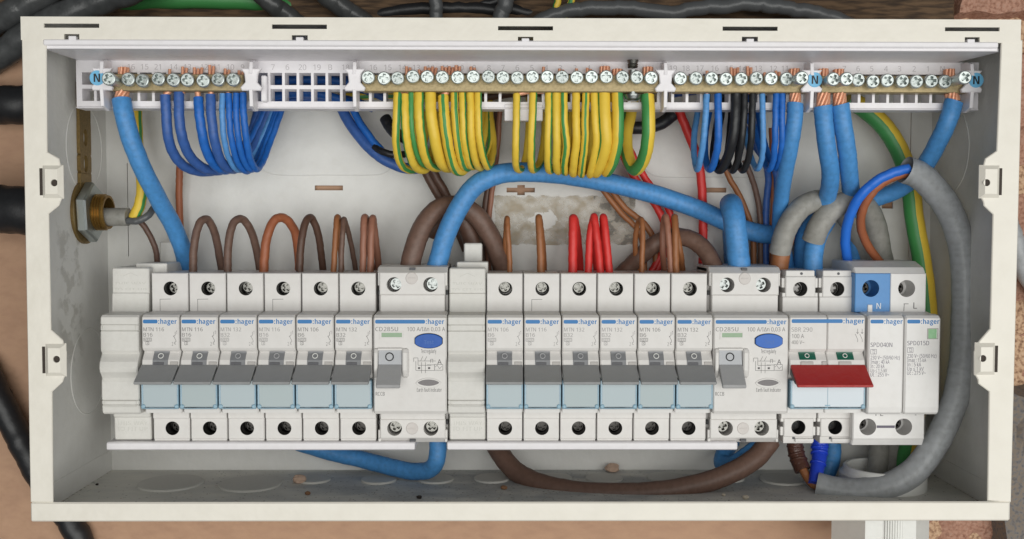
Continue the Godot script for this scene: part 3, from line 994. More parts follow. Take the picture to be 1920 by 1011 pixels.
func materials() -> void:
	grime = noise_tex(3, 0.012, [[0.0, Color(0.972, 0.97, 0.966)], [0.4, Color(0.988, 0.988, 0.987)], [0.75, Color(0.997, 0.997, 0.997)], [1.0, Color.WHITE]], 5, 512)
	scuff = noise_tex(5, 0.016, [[0.0, Color(0.86, 0.855, 0.85)], [0.42, Color(0.95, 0.95, 0.945)], [0.7, Color.WHITE], [1.0, Color.WHITE]], 5, 512)
	fine_bump = bump_tex(11, 0.06, 2.0, 3, 256)
	mat("paint", rgb(232, 227, 216), 0.38, 0.0, true, 9.0, 0.12)
	mat("paint_inside", rgb(224, 223, 219), 0.5, 0.0, true, 14.0, 0.15)
	mat("module", rgb(216, 213, 210), 0.42, 0.0, true, 25.0, 0.1)
	mat("module_white", rgb(224, 222, 220), 0.38, 0.0, true, 25.0, 0.1)
	mat("filler", rgb(214, 212, 207), 0.5, 0.0, true, 40.0, 0.3)
	mat("emboss", rgb(196, 195, 188), 0.5, 0.0, false)
	mat("carrier", rgb(234, 231, 234), 0.4, 0.0, true, 20.0, 0.1)
	mat("carrier_number", rgb(188, 184, 186), 0.5, 0.0, false)
	mat("dark_grey", rgb(126, 127, 130), 0.45)
	mat("lever_grey", rgb(142, 143, 144), 0.42)
	mat("slot_dark", rgb(84, 84, 88), 0.6)
	mat("notch_grey", rgb(172, 168, 164), 0.5)
	mat("rccb_grey", rgb(178, 180, 184), 0.45)
	mat("rccb_lever", rgb(160, 160, 161), 0.45)
	mat("black_plastic", rgb(26, 26, 28), 0.5)
	mat("mark_white", rgb(226, 226, 222), 0.5, 0.0, false)
	mat("mark_worn", rgb(176, 176, 178), 0.5, 0.0, false)
	mat("ink", rgb(120, 117, 116), 0.6, 0.0, false)
	mat("ink_faint", rgb(150, 147, 146), 0.6, 0.0, false)
	mat("ink_dark", rgb(84, 81, 82), 0.6, 0.0, false)
	mat("ink_violet", rgb(100, 94, 108), 0.6, 0.0, false)
	mat("logo_blue", rgb(40, 116, 178), 0.5, 0.0, false)
	mat("button_blue", rgb(14, 84, 172), 0.5)
	mat("button_pale", rgb(52, 106, 192), 0.55)
	mat("button_ink", rgb(64, 106, 176), 0.5, 0.0, false)
	mat("window_green", rgb(136, 164, 132), 0.3)
	mat("window_mint", rgb(142, 190, 144), 0.3)
	mat("indicator_dark", rgb(98, 92, 94), 0.2)
	mat("plate_green", rgb(26, 92, 74), 0.4)
	mat("lever_red", rgb(172, 36, 32), 0.36)
	mat("block_blue", rgb(74, 136, 196), 0.4)
	mat("plug", rgb(204, 198, 194), 0.45)
	mat("label_pale", rgb(184, 193, 197), 0.6)
	mat("label_green", rgb(176, 187, 187), 0.6)
	mat("label_white", rgb(226, 231, 235), 0.6)
	mat("blue_peg", rgb(136, 170, 188), 0.2, 0.0, false)
	for k in [["cover_pale", rgb(150, 166, 172)], ["cover_green", rgb(144, 160, 163)], ["cover_white", rgb(192, 203, 211)], ["blue_clear", rgb(132, 164, 182)]]:
		var m := mat(k[0], k[1], 0.3, 0.0, false)
		m.clearcoat_enabled = true
		m.clearcoat = 0.7
		m.clearcoat_roughness = 0.08
	mat("steel", rgb(152, 156, 155), 0.3, 0.95, true, 120.0, 0.3)
	mat("zinc", rgb(188, 195, 193), 0.4, 0.9, true, 150.0, 0.4)
	mat("steel_dark", rgb(132, 131, 127), 0.32, 0.95, true, 120.0, 0.4)
	mat("steel_black", rgb(66, 64, 62), 0.32, 0.9, true, 120.0, 0.4)
	mat("brass", rgb(164, 147, 110), 0.45, 0.45, true, 60.0, 0.3)
	mat("brass_bright", rgb(158, 124, 66), 0.36, 0.85, true, 60.0, 0.3)
	mat("brass_dull", rgb(142, 118, 74), 0.45, 0.7, true, 60.0, 0.4)
	mat("copper", rgb(232, 170, 138), 0.42, 0.4, true, 120.0, 0.5)
	mat("blue", rgb(76, 144, 206), 0.48, 0.0, true, 40.0, 0.14)
	mat("blue_navy", rgb(58, 98, 168), 0.46, 0.0, true, 40.0, 0.14)
	mat("blue_mid", rgb(34, 106, 194), 0.46, 0.0, true, 40.0, 0.14)
	mat("blue_pale", rgb(92, 154, 216), 0.46, 0.0, true, 40.0, 0.14)
	mat("blue_bright", rgb(40, 112, 214), 0.4, 0.0, true, 40.0, 0.14)
	mat("blue_tape", rgb(36, 70, 204), 0.28, 0.0, true, 60.0, 0.9)
	mat("brown", rgb(112, 86, 74), 0.5, 0.0, true, 40.0, 0.14)
	mat("brown_dark", rgb(92, 66, 54), 0.48, 0.0, true, 40.0, 0.14)
	mat("brown_orange", rgb(158, 92, 60), 0.48, 0.0, true, 40.0, 0.14)
	mat("brown_tan", rgb(150, 96, 58), 0.48, 0.0, true, 40.0, 0.14)
	mat("brown_pink", rgb(152, 104, 84), 0.48, 0.0, true, 40.0, 0.14)
	mat("brown_tape", rgb(84, 54, 44), 0.3, 0.0, true, 60.0, 0.9)
	mat("red", rgb(212, 52, 48), 0.46, 0.0, true, 40.0, 0.14)
	mat("black", rgb(34, 35, 38), 0.42, 0.0, true, 40.0, 0.2)
	mat("grey", rgb(150, 148, 142), 0.5, 0.0, true, 30.0, 0.2)
	mat("grey_blue", rgb(168, 171, 174), 0.42, 0.0, true, 30.0, 0.2)
	mat("grey_dark", rgb(88, 90, 92), 0.36, 0.0, true, 20.0, 0.2)
	mat("gland_white", rgb(226, 226, 222), 0.42, 0.0, true, 20.0, 0.2)
	mat("dark_hollow", rgb(60, 52, 46), 0.8)
	mat("disc_blue", rgb(110, 182, 222), 0.4, 0.0, false)
	mat("knock_grey", rgb(200, 199, 193), 0.6, 0.0, true, 60.0, 0.2)
	mat("stone_pink", rgb(196, 168, 148), 0.9, 0.0, true, 200.0, 0.6)
	mat("stone_cream", rgb(206, 196, 178), 0.9, 0.0, true, 200.0, 0.6)
	mat("stone_brown", rgb(140, 104, 76), 0.9, 0.0, true, 200.0, 0.6)
	mat("stone_dark", rgb(56, 50, 46), 0.9, 0.0, true, 200.0, 0.6)
	for k in ["blue", "blue_navy", "blue_mid", "blue_pale", "brown", "brown_dark", "grey", "grey_blue", "black", "brass", "brass_bright", "brass_dull", "copper", "steel", "steel_dark"]:
		M[k].albedo_texture = scuff
	var e := mat("earth", Color.WHITE, 0.46, 0.0, true, 40.0, 0.14)
	e.vertex_color_use_as_albedo = true
	# board, timber, brick, mortar
	var b := mat("board", rgb(186, 149, 122), 0.75)
	b.albedo_texture = noise_tex(21, 0.02, [[0.0, Color(0.92, 0.915, 0.91)], [0.4, Color(0.965, 0.96, 0.96)], [0.6, Color(0.98, 0.98, 0.975)], [1.0, Color(1.0, 1.0, 1.0)]], 6, 512)
	b.uv1_scale = Vector3(5, 11, 8)
	b.normal_scale = 0.5
	var tm := mat("timber", rgb(104, 82, 60), 0.8)
	tm.albedo_texture = noise_tex(22, 0.02, [[0.0, Color(0.45, 0.42, 0.4)], [0.45, Color(0.8, 0.78, 0.75)], [0.6, Color(0.95, 0.93, 0.9)], [1.0, Color(1, 1, 1)]], 6, 512)
	tm.uv1_scale = Vector3(5, 40, 20)
	var br := mat("brick", rgb(180, 142, 124), 0.85)
	br.albedo_texture = noise_tex(23, 0.03, [[0.0, Color(0.6, 0.5, 0.46)], [0.4, Color(0.9, 0.85, 0.82)], [0.62, Color(1, 0.97, 0.95)], [0.75, Color(1, 1, 1)], [1.0, Color(0.86, 0.9, 0.9)]], 6, 512)
	br.uv1_scale = Vector3(25, 25, 25)
	br.normal_scale = 1.2
	var mo := mat("mortar", rgb(200, 172, 146), 0.9)
	mo.albedo_texture = noise_tex(24, 0.035, [[0.0, Color(0.5, 0.44, 0.4)], [0.38, Color(0.86, 0.8, 0.76)], [0.6, Color(1, 0.97, 0.93)], [1.0, Color(1, 1, 1)]], 6, 512)
	mo.uv1_scale = Vector3(20, 20, 20)
	mo.normal_scale = 1.5
	var pt_ := mat("flaking_paint", rgb(128, 126, 126), 0.8)
	pt_.albedo_texture = noise_tex(25, 0.03, [[0.0, Color(0.6, 0.6, 0.62)], [0.46, Color(0.95, 0.94, 0.93)], [0.5, Color(1, 0.92, 0.82)], [1.0, Color(1, 0.95, 0.88)]], 5, 512)
	pt_.uv1_scale = Vector3(22, 22, 22)
	var gs := mat("grey_sheen", rgb(84, 86, 87), 0.3, 0.0, true, 22.0, 0.25)
	gs.albedo_texture = noise_tex(26, 0.03, [[0.0, Color(0.72, 0.72, 0.72)], [0.5, Color(0.88, 0.88, 0.88)], [1.0, Color(1, 1, 1)]], 4, 256)
	# dusty floor of the box: fine specks on paint, computed pixel by pixel
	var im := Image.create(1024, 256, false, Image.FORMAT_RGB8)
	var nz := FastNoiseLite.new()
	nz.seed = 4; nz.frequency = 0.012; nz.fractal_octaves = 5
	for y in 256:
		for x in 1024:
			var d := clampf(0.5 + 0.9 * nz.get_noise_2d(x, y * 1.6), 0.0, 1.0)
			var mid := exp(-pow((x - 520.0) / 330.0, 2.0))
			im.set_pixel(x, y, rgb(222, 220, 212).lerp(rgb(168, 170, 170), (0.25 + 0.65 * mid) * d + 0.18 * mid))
	for i in 2600:
		var x := int(clampf(rng.randfn(500, 260), 1, 1022)); var y := int(255.0 * pow(rng.randf(), 0.8))
		var dark := rng.randf()
		var c := rgb(70, 66, 62) if dark < 0.6 else rgb(176, 166, 152) if dark < 0.86 else rgb(122, 82, 56)
		im.set_pixel(x, clampi(y, 1, 254), c)
		if rng.randf() < 0.3: im.set_pixel(x + 1, clampi(y, 1, 254), c)
		if rng.randf() < 0.12: im.set_pixel(x, clampi(y + 1, 1, 254), c)
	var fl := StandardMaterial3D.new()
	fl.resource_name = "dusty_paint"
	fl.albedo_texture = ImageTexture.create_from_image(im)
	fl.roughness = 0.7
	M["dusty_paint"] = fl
	# old adhesive left on the back panel, ragged, with one clean oval
	var ad := Image.create(384, 160, false, Image.FORMAT_RGBA8)
	var n2 := FastNoiseLite.new()
	n2.seed = 9; n2.frequency = 0.02; n2.fractal_octaves = 5
	for y in 160:
		for x in 384:
			var v := n2.get_noise_2d(x, y)
			var edge := minf(minf(x, 383 - x) / 10.0, minf(y, 159 - y) / 10.0)
			var a := clampf(edge * 2.5 + v * 2.0, 0, 1) * clampf(0.46 + v * 0.45, 0.2, 0.7)
			var oval := Vector2((x - 140) / 36.0, (y - 78) / 30.0).length() + v * 0.7
			if oval < 1.0: a *= clampf((oval - 0.85) * 6.0, 0.03, 1.0)
			var col := rgb(204, 194, 176).lerp(rgb(186, 172, 148), clampf(v * 2.2, 0, 1))
			if x > 270 and v > 0.16: col = rgb(140, 134, 122)
			ad.set_pixel(x, y, Color(col.r, col.g, col.b, a))
	for k in [["adhesive", ad]]:
		var m := StandardMaterial3D.new()
		m.resource_name = k[0]
		m.albedo_texture = ImageTexture.create_from_image(k[1])
		m.roughness = 0.8
		m.transparency = BaseMaterial3D.TRANSPARENCY_ALPHA
		M[k[0]] = m
	# grease marks on the side wall
	var sm := Image.create(128, 384, false, Image.FORMAT_RGBA8)
	for y in 384:
		for x in 128:
			var v := n2.get_noise_2d(x * 1.0 + 700, y * 0.9)
			var edge := minf(minf(x, 127 - x) / 24.0, minf(y, 383 - y) / 50.0)
			var c := rgb(160, 152, 138)
			sm.set_pixel(x, y, Color(c.r, c.g, c.b, clampf(edge, 0, 1) * clampf((v + 0.05) * 0.7, 0.0, 0.2)))
	var s2 := StandardMaterial3D.new()
	s2.resource_name = "smear"
	s2.albedo_texture = ImageTexture.create_from_image(sm)
	s2.roughness = 0.7
	s2.transparency = BaseMaterial3D.TRANSPARENCY_ALPHA
	M["smear"] = s2


func sheet(called: String, m: String, parent: Node, a: Vector3, b: Vector3, c: Vector3, d: Vector3) -> void:
	var st := mb()
	var n := (b - a).cross(c - a).normalized()
	for k in [[a, Vector2(0, 1)], [c, Vector2(1, 0)], [b, Vector2(1, 1)], [a, Vector2(0, 1)], [d, Vector2(0, 0)], [c, Vector2(1, 0)]]:
		st.set_normal(n)
		st.set_uv(k[1])
		st.add_vertex((k[0] - org) * 0.001)
	obj(called, st, m, parent)


func setting() -> void:
	org = Vector3.ZERO
	var st := mb()
	box(st, -420, 195, -330, 109, -22, -3, 0.5)
	tag(obj("backing_board", st, "board", self), "pinkish brown board that the white enclosure is screwed to", "board", "", "structure")
	var t := thing("brick_wall", "pinkish brick wall with crumbling mortar beside the enclosure", "wall", V(300, -330, -30))
	st = mb()
	box(st, 195.5, 420, -330, 330, -40, -26, 0.5)
	obj("mortar_bed", st, "mortar", t)
	st = mb()
	rough_block(st, 228, 345, 128, 200, -40, -14, 31)
	obj("brick", st, "brick", t)
	st = mb()
	rough_block(st, 216, 330, 50, 118, -40, -22, 32)
	obj("brick", st, "brick", t)
	st = mb()
	rough_block(st, 216, 330, -24, 42, -40, -24, 33)
	obj("brick", st, "brick", t)
	st = mb()
	rough_block(st, 216, 330, -98, -34, -40, -27, 34)
	obj("brick", st, "brick", t)
	st = mb()
	rough_block(st, 216, 330, -172, -108, -40, -25, 35)
	obj("brick", st, "brick", t)
	st = mb()
	rough_block(st, 338, 440, 50, 118, -40, -24, 36)
	obj("brick", st, "brick", t)
	st = mb()
	rough_block(st, 259, 330, -190, -62, -40, -12, 77)
	obj("flaking_render", st, "flaking_paint", t)
	t = thing("timber_beam", "dark weathered timber beam above the enclosure behind the cables", "beam", V(0, 112, -12))
	st = mb()
	box(st, -420, 227, 110, 178, -30, -8, 1.0)
	obj("beam", st, "timber", t)


func enclosure() -> void:
	var t := thing("metal_enclosure", "open cream white steel enclosure that holds all the switchgear", "enclosure", V(0, -108.5, 0))
	var W := 213.9
	var H := 108.5
	var st := mb()
	pierced(st, -W + 1.2, W - 1.2, -H + 1.2, H - 1.2, -1.2, 0.0, [[-105.9, -91.4, 38.2, 40.7], [-7.0, 7.6, 37.3, 39.7], [-1.5, 2.4, 35.9, 41.1], [95.1, 106.7, 37.4, 39.9], [-202.29, -201.89, 4.0, 52.0], [201.66, 202.06, 4.0, 88.0], [187.5, 193.3, 29.3, 37.3]])
	obj("back_panel", st, "paint_inside", t)
	for s in [-1, 1]:
		st = mb()
		if s < 0: box(st, -W, -W + 1.2, -H, H, -1.2, 87.0, 0.2)
		else: box(st, W - 1.2, W, -H, H, -1.2, 87.0, 0.2)
		obj("side_panel", st, "paint_inside", t)
	st = mb()
	box(st, -W + 1.2, W - 1.2, H - 1.2, H, -1.2, 87.0, 0.2)
	obj("top_panel", st, "paint_inside", t)
	st = mb()
	box(st, -W + 1.2, W - 1.2, -H, -H + 1.2, -1.2, 87.0, 0.2)
	obj("bottom_panel", st, "paint", t)
	sheet("dusty_floor", "dusty_paint", t, V(-W + 1.3, -H + 1.25, 86.8), V(W - 1.3, -H + 1.25, 86.8), V(W - 1.3, -H + 1.25, 0.05), V(-W + 1.3, -H + 1.25, 0.05))
	# folded front edges
	st = mb()
	pierced(st, -W - 0.2, W - 0.6, 98.9, H + 0.3, 86.8, 88.0, [[-204.3, -180.8, 104.1, 105.9], [-107.4, -84.0, 103.9, 105.8], [-11.0, 12.5, 103.6, 105.4], [85.1, 108.7, 103.7, 105.5], [180.6, 204.1, 103.8, 105.5], [-195.8, -189.3, 99.2, 101.5], [-99.0, -92.2, 99.1, 101.3], [-2.5, 4.1, 98.9, 100.9], [93.4, 100.3, 99.1, 101.2], [189.2, 195.6, 99.2, 101.3]])
	box(st, -W - 0.2, W - 0.6, H - 0.4, H + 0.35, 70, 87.9, 0.35)
	obj("top_flange", st, "paint", t)
	st = mb()
	box(st, -W - 0.1, W - 0.5, -H - 0.2, -100.2, 86.6, 88.1, 0.6)
	obj("bottom_flange", st, "paint", t)
	st = mb()
	flat(st, [-213.9, 100.3, -203.5, 100.3, -204.0, 51.5, -199.0, 48.7, -198.4, 45.8, -197.3, 43.5, -197.5, 33.0, -198.9, 29.8, -199.4, 28.5, -203.8, 25.0, -203.8, -24.8, -198.8, -29.4, -198.4, -32.2, -197.3, -34.5, -197.5, -43.8, -198.9, -46.5, -199.2, -47.7, -203.8, -51.9, -204.3, -100.2, -214.0, -100.1], 86.6, 87.9, 0.35)
	obj("side_flange", st, "paint", t)
	st = mb()
	flat(st, [214.3, 100.2, 213.9, -100.5, 203.5, -99.8, 203.2, -51.8, 198.4, -48.3, 198.2, -46.5, 196.5, -43.7, 196.3, -34.3, 197.6, -31.5, 198.3, -29.7, 203.0, -24.1, 203.1, 25.4, 199.1, 29.1, 198.8, 30.9, 197.1, 33.9, 197.1, 43.8, 198.5, 46.1, 199.3, 49.5, 204.1, 52.8, 205.1, 100.2], 86.6, 87.9, 0.35)
	obj("side_flange", st, "paint", t)
	for q in [[-201.7, 38.7, -200.4, -206.7, -0.5], [-201.9, -38.0, -200.8, -207.0, 0.5], [201.2, 39.5, 199.3, 206.0, -0.5], [201.0, -37.4, 199.3, 205.9, 0.4]]:
		st = mb()
		holed_box(st, q[0] - 4.5, q[0] + 4.5, q[1] - 7.2, q[1] + 7.2, 87.2, 89.6, [[q[2], q[1] + q[4], 1.5]], 3.0, 1.9)
		var tab := obj("fixing_tab", st, "paint", t)
		st = mb()
		box(st, q[3] - 0.65, q[3] + 0.65, q[1] - 5.8, q[1] + 5.8, 87.2, 88.1, 0.1)
		obj("slot", st, "dark_hollow", tab)
		st = mb()
		lathe(st, V(q[2], q[1] + q[4], 87.0), V(0, 0, 1), [[1.5, 0], [1.5, 1.9], [0, 1.9]], 18)
		obj("bore", st, "dark_hollow", tab)
	# pressed outlines and knock-outs
	st = mb()
	tube(st, smooth_path([V(-134.9, 53.8, 0), V(-132.8, 49.1, 0), V(-128.9, 46.7, 0), V(-122.4, 45.8, 0), V(-100.4, 45.9, 0), V(-78.5, 45.9, 0), V(-71.6, 46.5, 0), V(-67.5, 48.7, 0), V(-65.3, 52.5, 0)], 6), 0.3, 0.3, 6)
	obj("pressed_outline", st, "paint_inside", t)
	st = mb()
	tube(st, smooth_path([V(63.2, 52.8, 0), V(65.7, 48.1, 0), V(70.7, 45.7, 0), V(79.0, 45.1, 0), V(103.3, 45.2, 0), V(125.4, 45.2, 0), V(132.3, 46.0, 0), V(135.9, 48.8, 0)], 6), 0.3, 0.3, 6)
	obj("pressed_outline", st, "paint_inside", t)
	for k in [[-172.4, 28.9, 15.8], [-132.8, 30.4, 15.4], [-103.6, 21.3, 8.6], [-70.9, 22.2, 8.8], [-42.4, 21.2, 8.9], [-14.3, 20.0, 9.1], [16.9, 19.0, 9.1], [42.2, 19.8, 9.4], [73.4, 17.8, 9.4], [103.6, 18.9, 9.4], [131.9, 22.0, 11.6]]:
		st = mb()
		lathe(st, V(k[0], -H + 1.1, k[1]), V(0, 1, 0), [[k[2], 0], [k[2], 0.75], [k[2] - 0.35, 1.1], [0, 1.1]], 40)
		obj("knockout", st, "knock_grey", t)
	for k in [[-212.7, 57.5, 27.2, 21.0], [-212.7, -51.7, 26.5, 21.0], [212.7, 57.8, 21.8, 21.0]]:
		st = mb()
		ring(st, V(k[0], k[1], k[2]), V(1, 0, 0), k[3], 0.28, 56)
		obj("knockout", st, "paint_inside", t)
	sheet("adhesive_residue", "adhesive", t, V(-13.8, 10.0, 0.1), V(59.9, 10.1, 0.1), V(59.7, 36.0, 0.1), V(-13.9, 35.9, 0.1))
	sheet("grease_smear", "smear", t, V(-W + 1.24, -52, 62), V(-W + 1.24, -52, 30), V(-W + 1.24, 24, 30), V(-W + 1.24, 24, 62))
	# creases where the side sheets are folded over the floor
	st = mb()
	box(st, -W + 1.2, -W + 1.5, -H + 1.2, -96.5, 0.2, 86, 0.1)
	box(st, W - 1.5, W - 1.2, -H + 1.2, -96.5, 0.2, 86, 0.1)
	box(st, -W + 1.2, W - 1.2, -H + 1.2, -H + 1.3, 0.0, 0.4, 0.02)
	obj("folded_return", st, "paint_inside", t)


func carrier() -> void:
	var t := thing("terminal_carrier", "white plastic terminal bar carrier clipped under the top edge of the enclosure", "terminal carrier", V(0, 74, 48))
	var st := mb()
	var rects := []
	var x := -201.6
	while x < 206.0:
		rects.append([x, x + 5.4, 84.4, 90.0])
		rects.append([x, x + 5.4, 77.0, 82.6])
		x += 6.62
	pierced(st, -204.2, 210.4, 74.0, 95.6, 47.0, 56.0, rects)
	box(st, -204.2, 210.4, 73.6, 74.3, 46.5, 57.0, 0.3)
	obj("grid", st, "carrier", t)
	st = mb()
	prism(st, 1, P2([56.0, -203.0, 86.4, -205.5, 87.2, -204.5, 87.2, 203.5, 85.0, 205.5, 56.0, 199.5]), 95.4, 97.0, 0.2)
	box(st, -204.6, 203.6, 96.6, 99.2, 86.2, 88.6, 0.5)
	obj("shelf", st, "carrier", t)
	# moulded fins and the clips that hold the brass bars
	for d in [[-188.6, false, true, -1.9], [-121.9, true, false, 0], [-75.5, false, false, 0], [64.3, false, false, 0], [130.3, false, true, 1.2], [202.7, false, true, 1.7]]:
		st = mb()
		var fx: float = d[0]
		prism(st, 0, P2([94.8, 56.0, 94.8, 62.0, 93.4, 66.0, 88.0, 67.0, 88.0, 56.0]), fx - 0.8, fx + 0.8, 0.2)
		prism(st, 0, P2([81.0, 56.0, 81.0, 67.0, 73.6, 66.0, 72.0, 60.0, 72.6, 56.0]), fx - 0.8, fx + 0.8, 0.2)
		flat(st, [fx - 4.6, 90.4, fx + 4.6, 90.4, fx + 3.0, 88.2, fx + 2.6, 84.4, fx + 4.8, 82.0, fx + 4.2, 80.6, fx - 4.2, 80.6, fx - 4.8, 82.0, fx - 2.6, 84.4, fx - 3.0, 88.2], 64.0, 66.4, 0.4)
		if d[1]: box(st, fx + 3.0, fx + 5.6, 76.4, 88.2, 56, 60.5, 0.5)
		obj("bar_clip", st, "carrier", t)
		if d[2]:
			st = mb()
			flat(st, disc_poly(fx + d[3], 86.0, 3.35), 66.3, 66.75, 0.1)
			var disc := obj("neutral_disc", st, "disc_blue", t)
			var n := words(disc, "N", fx + d[3], 86.0, 66.78, 3.7, "black_plastic", 2.9, "lettering", true, 0.06, true)
	for k in [[-179.1, "16"], [-173.0, "15"], [-166.7, "21"], [-159.8, "14"], [-153.3, "13"], [-145.7, "12"], [-139.9, "11"], [-133.8, "10"], [-128.2, "9"], [-114.3, "7"], [-107.7, "6"], [-100.8, "20"], [-94.2, "19"], [-88.1, "B"], [-81.1, "18"], [-68.4, "16"], [-61.8, "15"], [-55.2, "14"], [-48.6, "13"], [-42.0, "12"], [-35.3, "11"], [-28.7, "10"], [-22.1, "9"], [-15.3, "8"], [-8.9, "7"], [-2.3, "6"], [4.3, "5"], [10.9, "4"], [17.5, "3"], [24.2, "2"], [30.8, "1"], [69.3, "19"], [75.2, "18"], [81.6, "17"], [88.5, "16"], [95.1, "15"], [101.2, "14"], [108.6, "13"], [115.5, "12"], [120.9, "11"], [148.2, "7"], [154.6, "6"], [160.8, "5"], [167.4, "4"], [173.8, "3"], [180.5, "2"], [186.9, "1"], [193.6, "N"]]:
		words(t, k[1], k[0], 92.6, 56.0, 2.5, "carrier_number", 0.0, "moulded_number", false, 0.06, true)
	for k in [[-192.2, 99.7], [-95.6, 99.5], [0.7, 99.3], [96.9, 99.4], [191.8, 99.5]]:
		st = mb()
		box(st, k[0] - 1.6, k[0] + 1.6, k[1] - 1.6, k[1] + 0.9, 86.0, 88.5, 0.2)
		box(st, k[0] - 3.4, k[0] + 3.2, k[1] - 2.4, k[1] - 1.0, 86.0, 88.3, 0.2)
		obj("snap_hook", st, "carrier", t)
	st = mb()
	box(st, -8.2, 9.5, 68.4, 75.9, 50, 56.3, 0.3)
	obj("hanging_lug", st, "carrier", t)


func bars() -> void:
	screw_big = screw_mesh(3.05, 1.9, 2.5, 4.0)
	var t: Node3D
	var st: SurfaceTool
	t = thing("terminal_bar", "brass neutral bar beside the first N disc above the small blue wires", "terminal bar", V(-156.3, 81, 57), "brass terminal bars")
	st = mb()
	box(st, -186.5, -126.2, 80.7, 88.3, 56.6, 63.0, 0.4)
	obj("bar", st, "brass", t)
	for s in [[-176.5, 85.3, 65.8, 2.60, -0.05, 0.01], [-170.1, 84.8, 65.6, 0.39, -0.04, -0.07], [-163.0, 85.6, 65.6, 0.45, -0.01, -0.05], [-156.4, 85.1, 65.6, 1.83, -0.06, 0.01], [-150.2, 85.2, 65.5, 1.71, -0.02, 0.01], [-143.1, 84.9, 65.5, 1.69, 0.03, -0.03], [-136.4, 85.4, 65.4, 2.23, -0.06, -0.06], [-129.7, 85.4, 65.5, 2.62, -0.01, -0.07], [-182.3, 84.6, 73.1, 2.03, 0.03, 0.01]]:
		put_screw(screw_big, t, V(s[0], s[1], s[2]), s[3], "zinc", "screw", Vector2(s[4], s[5]))
	st = mb()
	lathe(st, V(-182.3, 84.6, 62.5), V(0, 0, 1), [[2.35, 0], [2.35, 10.5]], 16)
	obj("shank", st, "zinc", t)
	t = thing("terminal_bar", "long brass earth bar in the middle with twenty screws and a fixing bolt", "terminal bar", V(-5.4, 81, 57), "brass terminal bars")
	st = mb()
	box(st, -72.8, 61.9, 80.7, 88.3, 56.6, 63.0, 0.4)
	obj("bar", st, "brass", t)
	for s in [[-69.4, 86.5, 65.6, 0.98, 0.01, 0.04], [-62.2, 86.1, 65.8, 1.42, 0.04, 0.01], [-56.2, 86.1, 65.5, 1.16, -0.05, 0.04], [-49.3, 86.9, 65.3, 0.27, -0.00, -0.02], [-42.8, 86.8, 65.9, 1.42, 0.04, -0.03], [-36.1, 86.6, 66.0, 1.05, 0.01, -0.03], [-29.2, 86.6, 65.6, 0.94, 0.04, -0.03], [-22.3, 87.0, 65.2, 2.02, 0.03, -0.00], [-15.4, 86.9, 65.8, 2.87, -0.03, -0.05], [-8.9, 86.6, 66.2, 0.40, 0.01, -0.05], [-2.5, 86.4, 66.2, 1.02, -0.02, 0.00], [4.3, 87.0, 65.6, 2.60, 0.03, -0.00], [10.9, 86.9, 66.0, 2.40, 0.05, 0.05], [17.7, 86.8, 65.5, 1.71, -0.04, -0.05], [24.3, 86.7, 65.9, 2.97, 0.03, -0.05], [30.8, 87.0, 65.7, 1.52, 0.05, 0.05], [37.5, 87.0, 65.7, 1.56, 0.01, -0.03], [44.7, 86.8, 65.8, 1.98, -0.04, -0.01], [51.2, 86.9, 65.2, 0.86, -0.03, 0.06], [57.6, 86.6, 66.0, 2.02, 0.05, -0.01]]:
		put_screw(screw_big, t, V(s[0], s[1], s[2]), s[3], "zinc", "screw", Vector2(s[4], s[5]))
	t = thing("terminal_bar", "brass neutral bar with black and blue wires beside the middle N disc", "terminal bar", V(99.0, 81, 57), "brass terminal bars")
	st = mb()
	box(st, 68.7, 129.2, 80.7, 88.3, 56.6, 63.0, 0.4)
	obj("bar", st, "brass", t)
	for s in [[70.9, 86.5, 65.3, 0.40, 0.04, -0.05], [77.7, 86.4, 66.0, 0.53, -0.03, 0.03], [84.7, 86.4, 66.1, 1.05, 0.02, 0.04], [91.2, 86.2, 66.0, 0.49, 0.02, 0.05], [98.1, 86.2, 65.9, 0.29, -0.01, 0.01], [104.9, 86.5, 65.8, 2.72, -0.04, 0.06], [111.6, 86.5, 66.0, 1.93, 0.06, -0.05], [118.5, 86.3, 66.0, 2.99, 0.02, -0.00], [123.3, 85.7, 73.1, 0.89, 0.03, 0.03]]:
		put_screw(screw_big, t, V(s[0], s[1], s[2]), s[3], "zinc", "screw", Vector2(s[4], s[5]))
	st = mb()
	lathe(st, V(123.3, 85.7, 62.5), V(0, 0, 1), [[2.35, 0], [2.35, 10.5]], 16)
	obj("shank", st, "zinc", t)
	t = thing("terminal_bar", "brass neutral bar with two heavy blue cables and mostly empty holes", "terminal bar", V(169.3, 81, 57), "brass terminal bars")
	st = mb()
	box(st, 135.5, 203.1, 80.7, 88.3, 56.6, 63.0, 0.4)
	obj("bar", st, "brass", t)
	for s in [[150.7, 85.9, 66.1, 2.88, -0.02, 0.05], [157.5, 85.2, 65.9, 0.87, -0.01, 0.01], [164.2, 85.8, 65.3, 2.46, -0.01, -0.01], [171.0, 85.5, 65.3, 2.33, -0.02, 0.07], [177.2, 85.2, 65.9, 0.43, -0.06, -0.04], [183.9, 85.5, 65.6, 1.60, -0.04, 0.08], [190.1, 85.3, 65.7, 0.81, 0.04, 0.06], [137.9, 85.5, 71.1, 1.12, 0.03, 0.04], [143.2, 85.3, 73.1, 0.95, 0.03, -0.02], [195.2, 86.0, 74.1, 0.66, 0.03, -0.01]]:
		put_screw(screw_big, t, V(s[0], s[1], s[2]), s[3], "zinc", "screw", Vector2(s[4], s[5]))
	st = mb()
	lathe(st, V(137.9, 85.5, 62.5), V(0, 0, 1), [[2.35, 0], [2.35, 8.5]], 16)
	obj("shank", st, "zinc", t)
	st = mb()
	lathe(st, V(143.2, 85.3, 62.5), V(0, 0, 1), [[2.35, 0], [2.35, 10.5]], 16)
	obj("shank", st, "zinc", t)
	st = mb()
